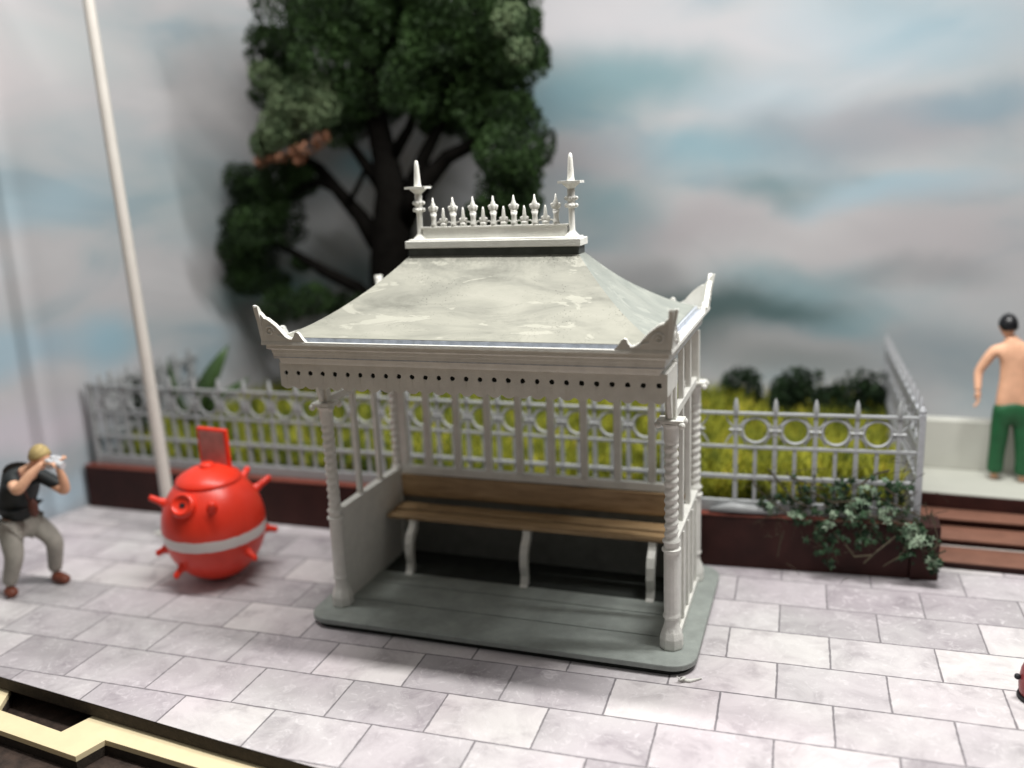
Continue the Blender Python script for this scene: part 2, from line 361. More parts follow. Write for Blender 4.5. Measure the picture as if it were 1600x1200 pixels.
def backdrop():
    ctrl = [(-9.6, -4.5), (-8.55, -1.6), (-8.02, .45), (-7.62, 1.75), (-7.45, 3.4), (-7.15, 5.2), (-6.1, 6.6), (-4.2, 7.05), (0, 7.15), (4, 7.15), (8, 6.9), (12, 6.4)]
    pts = []
    for i in range(len(ctrl)-1):
        p0 = Vector(ctrl[max(i-1, 0)]); p1 = Vector(ctrl[i]); p2 = Vector(ctrl[i+1]); p3 = Vector(ctrl[min(i+2, len(ctrl)-1)])
        for k in range(10):
            t = k/10; pts.append(.5*((2*p1) + (-p0+p2)*t + (2*p0-5*p1+4*p2-p3)*t*t + (-p0+3*p1-3*p2+p3)*t**3))
    pts.append(Vector(ctrl[-1]))
    for _ in range(60): pts = [pts[0]] + [(pts[i-1]+pts[i]*2+pts[i+1])/4 for i in range(1, len(pts)-1)] + [pts[-1]]
    s = [0]
    for i in range(1, len(pts)): s.append(s[-1] + (pts[i]-pts[i-1]).length)
    def sof(x, y):
        k = min(range(len(pts)), key=lambda i: (pts[i]-Vector((x, y))).length); return s[k]
    NZ = 14; Z0, Z1 = -.5, 9.3
    vs = []; fs = []; uv = []
    for i, p in enumerate(pts):
        for j in range(NZ+1):
            z = Z0+(Z1-Z0)*j/NZ
            q = .02*noise.noise(Vector((s[i]*.5, z*.5, 3)))
            vs.append((p.x, p.y+q, z)); uv.append((s[i], z))
    for i in range(len(pts)-1):
        for j in range(NZ): a = i*(NZ+1)+j; fs.append((a, a+NZ+1, a+NZ+2, a+1))
    me = bpy.data.meshes.new('sky'); me.from_pydata(vs, [], fs)
    ul = me.uv_layers.new(name='sheet')
    for l in me.loops: ul.data[l.index].uv = uv[l.vertex_index]
    me.polygons.foreach_set('use_smooth', [True]*len(me.polygons))
    o = bpy.data.objects.new('sky', me); link(o); tag(o, kind='structure')
    so = o.modifiers.new('thick', 'SOLIDIFY'); so.thickness = .04; so.offset = 1
    B = []
    sB = sof(0, 7.15)                                       # arc position of x=0 on the back run
    teal = (128, 162, 170); teal2 = (144, 178, 190); mauve = (186, 180, 183); dark = (128, 134, 138); pale = (212, 209, 213); sky = (172, 196, 208); dteal = (92, 126, 130)
    def back(px, py, rx, ry, c, st): p = at(px, py, 7.12); B.append((sB+p.x, p.z, rx*.0113, ry*.0113, c, st))
    def left(y, z, rx, ry, c, st): x = min(pts, key=lambda q: abs(q.y-y) + (10 if q.x > -5 else 0)); B.append((sof(x.x, x.y), z, rx, ry, c, st))
    back(920, 30, 200, 60, pale, .7); back(1100, 60, 260, 60, pale, .5); back(1450, 40, 220, 70, sky, .6)
    back(960, 130, 190, 70, teal, .85); back(880, 160, 80, 40, teal2, .6); back(1200, 150, 160, 50, sky, .5)
    back(930, 250, 130, 55, mauve, .8); back(1150, 235, 190, 45, teal2, .8); back(1380, 200, 230, 60, (150, 150, 158), .6)
    back(1520, 160, 120, 40, (130, 160, 175), .6); back(1400, 305, 200, 28, sky, .75); back(1230, 300, 90, 30, dteal, .5)
    back(960, 330, 110, 55, teal, .75); back(1100, 350, 180, 50, mauve, .85); back(1480, 380, 240, 70, mauve, .7)
    back(1250, 440, 170, 45, teal, .7); back(1180, 480, 160, 28, dteal, .75); back(1240, 540, 220, 40, (172, 170, 170), .8); back(1450, 430, 120, 30, dark, .45)
    back(1500, 560, 160, 60, (150, 160, 166), .7); back(1330, 500, 90, 30, teal, .6); back(1030, 500, 170, 80, (96, 112, 112), .85); back(1150, 480, 190, 45, (84, 102, 102), .75); back(1000, 420, 80, 40, (150, 150, 152), .6); back(1250, 570, 130, 30, (128, 134, 132), .5)
    back(560, 340, 130, 90, (236, 236, 240), .95); back(575, 250, 60, 40, (176, 222, 236), .7); back(450, 440, 110, 45, (150, 200, 208), .7); back(720, 290, 110, 70, (226, 226, 230), .9); back(640, 190, 90, 50, (230, 230, 234), .8)  # print painted paler here to offset the shadow cast by the tree
    left(.5, 6.6, 2.2, 1.2, (226, 216, 218), .7); left(2.6, 6.9, 1.6, .7, (200, 205, 205), .5); left(1.2, 4.6, 2.2, .45, sky, .6); left(4.6, 4.6, 1.8, .9, (170, 185, 188), .5)
    left(0.2, 3.7, 1.2, .5, sky, .6); left(2.5, 3.3, 1.2, .4, (205, 200, 202), .6); left(.9, 2.5, 1.7, .45, (160, 192, 208), .7); left(2.6, 2.4, .8, .6, (150, 195, 214), .6); left(.9, 1.5, 1.6, .45, (216, 206, 214), .8); left(1.2, .4, 1.3, .45, (185, 208, 222), .7)
    me.materials.append(sky_mat(B))
backdrop()

# planter wall: three runs of dark timber
def planter():
    root = empty('planter_wall', (0, 1.9, 0), label='long low dark red-brown timber planter wall behind the shelter, ivy trailing over its right end', cat='planter wall')
    def part(name, poly, z0, z1, m, bev=.012):
        b = MB(); b.prism([(x, y-1.9) for x, y in poly], lambda x, y, d: (x, y, d), z0, z1); return b.build(name, m, root, bevel=bev)
    A = (-7.56, 1.70); Bp = (1.9, 1.80); C = (4.22, 1.985); D = (4.53, 2.0)
    part('front_board', [A, Bp, C, (4.22, 2.20), (1.9, 2.02), (-7.56, 1.92)], 0.004, .655, M['planter'])
    part('end_block', [(4.223, 1.95), D, (4.53, 2.36), (4.223, 2.36)], 0.004, .665, M['planter'])
    part('capping', [(A[0], A[1]-.006), (1.9, 1.794), (4.22, 1.979), (4.22, 2.14), (1.9, 1.96), (-7.56, 1.86)], .657, .682, M['planter_top'], .006)
planter()

# garden ground and terrace
def gz(x, y):
    z = .60 + .20*noise.noise(Vector((x*.55, y*.55, 1.3))) + .05*noise.noise(Vector((x*2, y*2, 4)))
    z += .30*math.exp(-((x-.9)/1.3)**2 - ((y-5.2)/1.2)**2) + .28*math.exp(-((x+3.8)/1.3)**2 - ((y-4.6)/1.2)**2) + .035*max(0, y-2.2)
    return max(.45, z - .18*math.exp(-((y-2.0)/.3)**2))
def garden():
    vs = []; fs = []; nx, ny = 90, 36
    for j in range(ny+1):
        for i in range(nx+1):
            x = -7.5+11.62*i/nx; y = 2.08+4.95*j/ny; vs.append((x, y, gz(x, y)))
    for j in range(ny):
        for i in range(nx): a = j*(nx+1)+i; fs.append((a, a+1, a+nx+2, a+nx+1))
    o = MB().add(vs, fs).build('garden_ground', M['soil'], smooth='all', fix=False); tag(o, kind='structure')
    for name, m, n, lo, hi, test in (('grass', M['grass'], 42000, .22, .52, 0), ('shaded_grass', M['grass_shaded'], 20000, .18, .40, 1)):
        V = []; F = []
        k = 0
        while k < n:
            x = random.uniform(-7.3, 4.1); y = random.uniform(2.15, 6.9)
            if y > 2.15+4*random.random()**1.3+.6: continue
            dk = .5+.5*math.tanh((-x-1.0)*.8) + .45*noise.noise(Vector((x*.9, y*.9, 8)))  # tree shade put into the grass colour: darker blades toward the left
            if (dk > .5) != bool(test) and random.random() > .25: continue
            k += 1
            z = gz(x, y); h = random.uniform(lo, hi); a = random.uniform(0, 6.283); l = random.uniform(0, .55)*h
            wd = random.uniform(.009, .020); ca, sa = math.cos(a), math.sin(a); b = random.uniform(0, 6.283)
            cx, sx = math.cos(b)*wd, math.sin(b)*wd
            i = len(V)
            V += [(x-cx, y-sx, z-.03), (x+cx, y+sx, z-.03), (x+cx*.8+ca*l*.4, y+sx*.8+sa*l*.4, z+h*.6), (x-cx*.8+ca*l*.4, y-sx*.8+sa*l*.4, z+h*.6), (x+ca*l, y+sa*l, z+h)]
            F += [(i, i+1, i+2, i+3), (i+3, i+2, i+4)]
        o = MB().add(V, F).build(name, m, fix=False); tag(o, ('yellow-green long static grass filling the garden behind the railings', 'grass in the left of the garden, coloured darker for the shade below the tree')[test], 'grass', kind='stuff')
garden()

def terrace():
    b = MB(); b.prism([(4.25, 3.715), (9.5, 3.45), (9.5, 7.4), (4.25, 7.4)], lambda x, y, d: (x, y, d), 0, .50)
    o = b.build('terrace', M['concrete'], bevel=.01); tag(o, kind='structure')
    b = MB(); b.prism([(4.40, 4.74), (9.4, 4.60), (9.4, 4.82), (4.40, 4.96)], lambda x, y, d: (x, y, d), .502, 1.20)
    o = b.build('parapet_wall', M['parapet'], bevel=.012); tag(o, 'low plain cream wall behind the man in green trousers', 'wall')
    root = empty('steps', (6.5, 2.4, 0), label='dark wooden steps with brown treads at the right end of the planter', cat='steps')
    Y = [2.40, 2.86, 3.30, 3.70]
    for k in range(3):
        zt = .10*(k+1) + (.0 if k < 2 else .0)
        b = MB(); b.prism([(4.335-6.5, Y[k]-2.39), (2.9, Y[k]-2.39-.06), (2.9, Y[k+1]-2.4-.3), (4.335-6.5, Y[k+1]-2.404-.0)], lambda x, y, d: (x, y, d), .004, zt-.022); b.build('riser', M['planter'], root, bevel=.004)
        b = MB(); b.prism([(4.337-6.5, Y[k]-2.415), (2.9, Y[k]-2.415-.06), (2.9, Y[k+1]-2.406-(.2 if k == 2 else .06)), (4.337-6.5, Y[k+1]-2.406-(.04 if k == 2 else 0))], lambda x, y, d: (x, y, d), zt-.02, zt); b.build('tread', M['tread'], root, bevel=.005)
    b = MB(); b.box(4.57-6.5, 3.0, Y[1]-2.4-.035, Y[1]-2.4-.005+.0, .103, .112); b.build('edge_strip', M['line'], root)
    b = MB(); b.prism([(4.34-6.5, 3.675-2.4), (3.0, 3.415-2.4), (3.0, 3.44-2.4), (4.34-6.5, 3.70-2.4)], lambda x, y, d: (x, y, d), .305, .488); b.build('top_riser', M['planter'], root)
terrace()

# ------------------------------------------------------------------ railings
def railing(p0, p1, zb, n, name_label, mat_, group, first_spike=.5, cap_right=False, H=1.0):
    p0 = Vector(p0); p1 = Vector(p1); L = (p1-p0).length; ang = math.atan2(p1.y-p0.y, p1.x-p0.x)
    root = empty('railing', (p0.x, p0.y, zb), ang, name_label, 'railing', group)
    P = L/n; T = .022
    slope = (p1.z-p0.z)/L
    zs = lambda x: slope*x
    def rail(z0, z1, nm, t=T):
        b = MB(); b.add([(0,-t,z0),(L,-t,z0+zs(L)),(L,t,z0+zs(L)),(0,t,z0),(0,-t,z1),(L,-t,z1+zs(L)),(L,t,z1+zs(L)),(0,t,z1)], [(0,3,2,1),(4,5,6,7),(0,1,5,4),(1,2,6,5),(2,3,7,6),(3,0,4,7)])
        b.build(nm, mat_, root, bevel=.006)
    rail(0, .15, 'base_board', .030); rail(.42, .47, 'middle_rail', .024); rail(.80, .84, 'ring_rail', .020); rail(1.215, 1.25, 'top_rail', .026)
    for i in range(n):
        x = (i+first_spike)*P; z = zs(x)
        b = MB(); b.box(x-.026, x+.026, -.017, .017, .151+z, .419+z).box(x-.026, x+.026, -.017, .017, .471+z, .799+z).box(x-.024, x+.024, -.015, .015, .841+z, 1.214+z)
        b.tube([(x, 0, 1.251+z), (x, 0, 1.30+z), (x, 0, 1.38+z), (x, 0, 1.42+z)], [.032, .034, .022, .008], 8)
        # diagonal star round the upright
        for sx in (-1, 1):
            for sz in (-1, 1):
                b.tube([(x, 0, 1.028+z), (x+sx*.085, 0, 1.028+z+sz*.10), (x+sx*.12, 0, 1.028+z+sz*.172)], [.015, .012, .010], 6)
        b.tube([(x-.075, 0, 1.028+z), (x+.075, 0, 1.028+z)], [.022, .022], 6)
        b.build('upright', mat_, root, smooth=True)
    for i in range(n+1):
        x = (i+first_spike-.5)*P
        if x < .12 or x > L-.12: continue
        z = zs(x)
        b = MB(); b.ring((x, 0, 1.028+z), 'y', .153, .020, 28, 8, .9); b.build('ring', mat_, root, smooth='all')
        b = MB(); b.box(x-.022, x+.022, -.014, .014, .151+z, .419+z).box(x-.022, x+.022, -.014, .014, .471+z, .799+z); b.build('baluster', mat_, root, bevel=.004)
    return root, L
P_ = .4275
x0 = -7.39; nL = 22; xe = x0+nL*P_
g = 'railings round the garden'
r1, L1 = railing((x0, 1.87, 0), (2.01, 1.93, 0), .684, 22, 'long grey-white front railing with ring frieze, passing behind the shelter', M['fence'], g, .5)
r2, L2 = railing((2.01, 1.93, 0), (4.26, 2.08, 0), .684, 5, 'front railing panel at the right of the shelter with ivy growing through it', M['fence'], g, .5)
r3, L3 = railing((4.28, 2.14, 0), (4.12, 6.60, .0), .684, 12, 'silver grey railing running back from the right corner', M['silver'], g, .5)
r4, L4 = railing((-7.30, 2.02, 0), (-7.22, 4.2, 0), .684, 6, 'faint grey railing running back along the left edge of the garden', M['fence'], g, .5)
b = MB(); b.box(L2-.03, L2+.045, -.04, .04, -.02, 1.28); b.tube([(L2+.008, 0, 1.28), (L2+.008, 0, 1.32), (L2+.008, 0, 1.37)], [.042, .042, .015], 10); b.build('corner_post', M['silver'], r2, bevel=.008)
b = MB(); b.box(-.045, .03, -.04, .04, -.02, 1.28); b.build('corner_post', M['fence'], r1, bevel=.008)

# ------------------------------------------------------------------ the shelter
SH = empty('promenade_shelter', (0, 0, 0), label='white cast-iron seaside shelter with grey hipped roof and bench on a grey-green plinth', cat='shelter')
W = M['white']
def rrect(x0, x1, y0, y1, r, n=8):
    out = []
    for cx, cy, a0 in ((x1-r, y0+r, -90), (x1-r, y1-r, 0), (x0+r, y1-r, 90), (x0+r, y0+r, 180)):
        for k in range(n+1): a = R(a0+90*k/n); out.append((cx+r*math.cos(a), cy+r*math.sin(a)))
    return out
b = MB(); b.prism(rrect(-2.13, 2.13, -.83, 1.55, .26), lambda x, y, d: (x, y, d), .058, .12); bp = b.build('plinth', M['base'], SH, bevel=.012)
b = MB(); b.prism(rrect(-2.08, 2.08, -.79, 1.51, .24), lambda x, y, d: (x, y, d), .001, .056); b.build('gap_shade_slab', M['gap_shade'], bp)  # black slab: shade under the raised plinth put into colour
# slightly raised inner floor strips
b = MB(); b.box(-1.79, 1.79, -.30, .12, .121, .130).box(-1.79, 1.79, .17, .36, .121, .130); b.build('floor_panel', M['base'], bp, bevel=.004)

PX, PYF, PYB = 1.857, -.446, 1.146
def post(sx, y):
    x = sx*PX
    pitch = .086
    def spiral(r, a, z):
        if 1.30 < z < 2.24: return r + .0068*math.sin(a - 2*math.pi*z/pitch)
        if .50 < z < 1.12: return r + .0028*math.cos(12*a)
        return r
    prof = [(.100, .121), (.105, .15), (.103, .24), (.092, .30), (.072, .37), (.068, .43), (.084, .445), (.086, .465), (.072, .485), (.074, .50)]
    prof += [(.074, .52+.02*i) for i in range(31)] + [(.074, 1.13), (.094, 1.15), (.094, 1.17), (.074, 1.185), (.072, 1.225), (.088, 1.24), (.088, 1.255), (.066, 1.275), (.064, 1.30)]
    prof += [(.064, 1.30+.01*i) for i in range(1, 95)] + [(.068, 2.25), (.070, 2.26), (.070, 2.39), (.078, 2.40), (.10, 2.425), (.10, 2.44), (.06, 2.445)]
    o = MB().lathe(prof, (x, y, 0), 32, fn=spiral).build('post', W, SH, smooth=True, angle=50)
    b = MB(); b.box(x-.125, x+.125, y-.10, y+.10, 2.446, 2.482)
    for q in (-1, 1):
        for p in (-1, 1): b.ball((x+q*.112, y+p*.088, 2.435), .034, 10, 8)
    b.build('capital', W, o, bevel=.008)
    b = MB(); b.box(x-.05, x+.05, y-.05, y+.05, 2.4821, 3.048); b.build('upper_shaft', W, o, bevel=.006)
    # octagonal foot
    b = MB(); b.lathe([(.118, .121), (.122, .14), (.120, .23), (.104, .29), (.08, .345), (.07, .36)], (x, y, 0), 8, .5); b.build('foot', W, o, bevel=.004)
for sx in (-1, 1):
    for y in (PYF, PYB): post(sx, y)
# side walls, rails and mullions
for sx in (-1, 1):
    x = sx*1.86
    b = MB(); b.box(x-.028, x+.028, PYF+.04, PYB-.04, .121, 1.20); sw = b.build('side_wall', W, SH, bevel=.004)
    b = MB(); b.box(x-.05, x+.05, PYF+.06, PYB-.05, 1.2005, 1.238); b.build('sill', W, sw, bevel=.006)
    b = MB()
    for k in range(5):
        yy = PYF+.17+.318*k*.98; b.box(*sorted((x+sx*.0285, x+sx*.052)), yy-.022, yy+.022, .20, 1.16)
    b.box(*sorted((x+sx*.0285, x+sx*.062)), PYF+.06, PYB-.06, .122, .19); b.build('batten', W, sw, bevel=.006)
    b = MB(); b.box(x-.03, x+.03, PYF+.051, PYB-.051, 2.45, 2.535); b.build('side_rail', W, SH, bevel=.006)
    for yy in (.14, .64):
        b = MB(); b.box(x-.026, x+.026, yy-.036, yy+.036, 1.2385, 2.449).box(x-.026, x+.026, yy-.036, yy+.036, 2.536, 3.047); b.build('side_mullion', W, SH, bevel=.005)
    b = MB(); b.box(x-.018, x+.018, PYF+.075, PYF+.105, 1.2385, 2.449); b.build('side_mullion', W, SH, bevel=.004)
# back
b = MB(); b.box(-1.80, 1.80, 1.115, 1.175, .121, 1.165); b.build('back_wall', W, SH, bevel=.004)
b = MB(); b.box(-1.795, 1.795, 1.10, 1.19, 1.1655, 1.262); b.build('back_rail', W, SH, bevel=.006)
for i in range(8):
    xm = -1.40+.4*i - .02
    b = MB(); b.box(xm-.042, xm+.042, 1.112, 1.178, 1.2625, 3.047); b.build('back_mullion', W, SH, bevel=.006)
for sx in (-1, 1):
    b = MB(); b.box(sx*1.75-.05, sx*1.75+.05, 1.106, 1.184, 1.2625, 3.046); b.build('corner_mullion', W, SH, bevel=.006)
# curved brackets from the front posts to the eaves
for sx in (-1, 1):
    x = sx*PX; b = MB()
    pl = [(PYF-.052, 2.50), (PYF-.052, 3.04), (-1.02, 3.04), (-.98, 2.98), (-.78, 2.90), (-.62, 2.74), (PYF-.085, 2.50)]
    b.prism(pl, lambda a, z, d: (d, a, z), x-.022, x+.022); b.build('bracket', W, SH, bevel=.006)
# cornice
def molding(prof, hx, hy, name, m, parent, bevel=0):
    vs = []; n = len(prof)
    for o_, z in prof:
        for sx, sy in ((-1, -1), (1, -1), (1, 1), (-1, 1)): vs.append((sx*(hx+o_), sy*(hy+o_), z))
    fs = [(i*4+k, i*4+(k+1) % 4, ((i+1) % n)*4+(k+1) % 4, ((i+1) % n)*4+k) for i in range(n) for k in range(4)]
    return MB().add(vs, fs).build(name, m, parent, bevel=bevel)
HX, HY = 2.0, 1.28
cor = molding([(0, 3.292), (.004, 3.258), (-.03, 3.252), (-.03, 3.214), (-.062, 3.202), (-.066, 3.165), (-.095, 3.15), (-.115, 3.075), (-.125, 3.05), (-.40, 3.05), (-.40, 3.10), (-.075, 3.11), (-.06, 3.285)], HX, HY, 'cornice', W, SH, .004)
b = MB(); b.box(-1.61, 1.61, -.89, .89, 3.055, 3.075); b.build('soffit', W, cor)
molding([(-.064, 3.262), (-.118, 3.262), (-.122, 3.308), (-.20, 3.308), (-.20, 3.12), (-.074, 3.12)], HX, HY, 'gutter', M['gutter'], SH)
# scalloped valance with drilled holes
def valance():
    b = MB(); n = 28; wd = 3.86/n; zt, zb = 3.049, 2.815; zc = 2.948; rh = .025; N = 16
    for i in range(n):
        cx = -1.93+wd*(i+.5); dz = random.uniform(-.004, .004)
        outer = []; inner = []
        for k in range(N):
            a = math.pi/4 + 2*math.pi*k/N
            ca, sa = math.cos(a), math.sin(a); q = 1/max(abs(ca), abs(sa)); ux, uz = ca*q, sa*q      # square
            X = ux*wd/2
            if uz > 0: Z = zc + uz*(zt-zc)
            else: Z = zc + uz*(zc-zb)
            if uz <= -.999: Z = zb - .032*math.cos(ux*math.pi/2)**.7*1.0 if abs(ux) < .999 else zb
            jx = 1 + random.uniform(-.16, .10)
            outer.append((cx+X, Z + (dz if uz < -.99 and abs(ux) < .99 else 0))); inner.append((cx+ca*rh*jx, zc+sa*rh*jx))
        for y in (-1.115, -1.103):
            m0 = [(p[0], y, p[1]) for p in outer] + [(p[0], y, p[1]) for p in inner]
            b.add(m0, [(k, (k+1) % N, N+(k+1) % N, N+k) for k in range(N)])
        m1 = [(p[0], -1.115, p[1]) for p in inner] + [(p[0], -1.103, p[1]) for p in inner]
        b.add(m1, [(k, (k+1) % N, N+(k+1) % N, N+k) for k in range(N)])
        bo = [p for k, p in enumerate(outer) if p[1] < zb+.005]; bo.sort()
        m2 = [(p[0], -1.115, p[1]) for p in bo] + [(p[0], -1.103, p[1]) for p in bo]; q = len(bo)
        b.add(m2, [(k, k+1, q+k+1, q+k) for k in range(q-1)])
        # engraved line below the hole shown as a fine raised seam
        b.box(cx-.0035, cx+.0035, -1.1185, -1.1155, zb+.002, zc-.034)
    b.build('valance', W, SH, fix=True)
valance()
b = MB(); b.box(-1.88, 1.88, -1.099, -1.089, 2.905, 2.99); b.build('hole_shade_strip', M['gap_shade'], SH)  # dark strip added so the valance holes look shaded
b = MB()
for sx in (-1, 1): b.box(*sorted((sx*1.93, sx*1.90)), -1.084, -.55, 2.84, 3.048)
b.build('valance_return', W, SH, bevel=.004)

# concave hipped roof
def roof():
    N = 14; vs = []; fs = []
    for i in range(N+1):
        t = i/N; hx = 1.86+(.905-1.86)*t; hy = 1.15+(.11-1.15)*t; z = 3.314+.686*(.50*t+.50*t*t)
        K = 12
        ring = []
        for a, b_ in (((-hx, -hy), (hx, -hy)), ((hx, -hy), (hx, hy)), ((hx, hy), (-hx, hy)), ((-hx, hy), (-hx, -hy))):
            for k in range(K): ring.append((a[0]+(b_[0]-a[0])*k/K, a[1]+(b_[1]-a[1])*k/K))
        for p in ring:
            q = .006*noise.noise(Vector((p[0]*3, p[1]*3, 2))) if 0 < i < N else 0
            vs.append((p[0], p[1], z+q))
    n = 4*12
    for i in range(N):
        for k in range(n): fs.append((i*n+k, i*n+(k+1) % n, (i+1)*n+(k+1) % n, (i+1)*n+k))
    fs.append(tuple(N*n+k for k in range(n)))
    return MB().add(vs, fs).build('roof', M['roof'], SH, smooth=True, angle=18, fix=True)
rf = roof()
b = MB(); b.box(-.91, .91, -.115, .115, 3.985, 4.075); rb = b.build('ridge_band', M['ridge_dark'], SH, bevel=.006)
b = MB(); b.box(-.935, .935, -.145, .145, 4.0755, 4.15); b.box(-.90, .90, -.125, .125, 4.1505, 4.165); b.build('ridge_slab', W, SH, bevel=.010)
# cresting
b = MB(); b.box(-.775, .775, -.03, .03, 4.1655, 4.268); b.box(-.785, .785, -.04, .04, 4.2685, 4.286); cr = b.build('cresting_panel', W, SH, bevel=.004)
def fleur(x, z0, h, big):
    b = MB(); s = 1 if big else .8
    if big:
        b.tube([(x, 0, z0), (x, 0, z0+.03), (x, 0, z0+.09), (x, 0, z0+.13)], [.042, .028, .026, .036], 10)
        b.ball((x, 0, z0+.135), .036, 10, 8, (1, .8, .6)); zz = z0+.14
    else:
        b.ball((x, 0, z0+.02), .038, 10, 8, (1, .8, .7)); zz = z0+.03
    for q in (-1, 1): b.tube([(x, 0, zz), (x+q*.034*s, 0, zz+.03*s), (x+q*.042*s, 0, zz+.055*s), (x+q*.030*s, 0, zz+.065*s)], [.014, .016, .015, .008], 8)
    b.tube([(x, 0, zz-.01), (x, 0, zz+.03*s), (x, 0, zz+.075*s), (x, 0, z0+h*.85), (x, 0, z0+h)], [.020, .030*s, .027*s, .013, .005], 10)
    b.build('fleur', W, cr, smooth='all')
for i in range(7): fleur(-.657+.219*i, 4.284, .295, True)
for i in range(6): fleur(-.5475+.219*i, 4.284, .19, False)
b = MB()
for i in range(12): # little scoops between fleurs
    x = -.602+.1095*i; b.ring((x, 0, 4.30), 'y', .03, .008, 12, 6)
b.build('scroll_row', W, cr, smooth='all')
for sx in (-1, 1):
    x = sx*.815
    b = MB(); b.lathe([(.075, 4.166), (.072, 4.175), (.045, 4.20), (.032, 4.225), (.030, 4.42), (.036, 4.44), (.05, 4.46), (.036, 4.485), (.042, 4.51), (.052, 4.535), (.036, 4.56), (.04, 4.60), (.034, 4.62), (.055, 4.64), (.085, 4.665), (.09, 4.672)], (x, 0, 0), 14)
    b.box(x-.112, x+.112, -.085, .085, 4.6725, 4.696)
    b.lathe([(.040, 4.6965), (.034, 4.72), (.031, 4.80), (.024, 4.90), (.018, 4.945), (.008, 4.958)], (x, 0, 0), 12)
    for q in (-1, 1):
        for zz in (4.46, 4.53): b.ball((x+q*.05, 0, zz), .022, 8, 6)
        for zz in (4.46, 4.53): b.ball((x, q*.05, zz), .022, 8, 6)
    b.build('finial', W, SH, smooth=True, angle=40)
# corner ornaments (acroteria)
OUT = [(0, 0), (-.015, .20), (-.035, .335), (-.03, .352), (-.005, .345), (.012, .325), (.03, .29), (.058, .262), (.075, .236), (.105, .23), (.14, .205), (.19, .165), (.235, .115), (.275, .065), (.315, .04), (.35, .034), (.372, .055), (.385, .088), (.408, .096), (.43, .083), (.445, .055), (.47, .02), (.49, 0)]
for sx in (-1, 1):
    for sy in (-1, 1):
        root = None
        for axis in (0, 1):
            def fn(s, h, d, axis=axis):
                lean = .06*h
                if axis == 0: return (sx*(HX-.003-s*1.0+lean), sy*(HY-.002-d+lean*.5), 3.2925+h)
                return (sx*(HX-.002-d+lean), sy*(HY-.003-s*.9+lean*.5), 3.2925+h)
            b = MB(); b.prism(OUT, fn, 0.0, .040)
            # scroll relief
            c0 = (.115, .10)
            pts = [fn(c0[0]+(.055-.006*k*.5)*math.cos(k*.6), c0[1]+(.055-.006*k*.5)*math.sin(k*.6), -.004) for k in range(17)]
            b.tube(pts, .009, 6)
            b.tube([fn(a, h_-.012, -.003) for a, h_ in OUT[5:16]], .008, 6)
            b.tube([fn(.19, .06, -.003), fn(.25, .05, -.003), fn(.29, .02, -.003)], .009, 6)
            o = b.build('corner_ornament' if root is None else 'side_wing', W, SH if root is None else root, bevel=.003)
            if root is None: root = o
# bench
b = MB(); b.box(-1.80, 1.80, .62, .815, .745, .795); b.box(-1.80, 1.80, .84, 1.06, .760, .805)
MB().box(-1.795, 1.795, 1.104, 1.114, .122, 1.16).build('dark_back_panel', M['back_dark'], SH)  # darker grey-green panel behind and below the bench seat
MB().box(-1.80, 1.80, .47, 1.103, .1212, .126).build('dark_floor_strip', M['floor_dark'], bp)  # floor is near-black behind the bench legs
be = b.build('bench_seat', M['wood'], SH, bevel=.012)
b = MB(); b.box(-1.79, 1.79, 1.072, 1.103, .885, 1.158); b.build('bench_back', M['wood'], SH, bevel=.008)
for x in (-1.46, 0, 1.47):
    b = MB(); pl = [(.60, .743), (.60, .70), (.575, .66), (.50, .60), (.455, .50), (.44, .36), (.47, .24), (.44, .15), (.40, .121), (.52, .121), (.53, .20), (.53, .36), (.545, .47), (.60, .55), (.68, .62), (.70, .70), (.70, .743)]
    b.prism(pl, lambda a, z, d: (d, a+.02, z), x-.045, x+.045); b.build('bench_leg', W, be, bevel=.006)
# blob of dried glue at the front right of the plinth
b = MB(); b.tube([(2.02, -.86, .02), (2.05, -.88, .05), (2.01, -.90, .03), (1.98, -.90, .07)], [.02, .014, .01, .004], 6)
b.tube([(1.99, -.87, .012), (2.10, -.86, .012), (2.2, -.78, .012)], [.012, .02, .006], 6); b.build('glue_thread', W, SH, smooth='all')

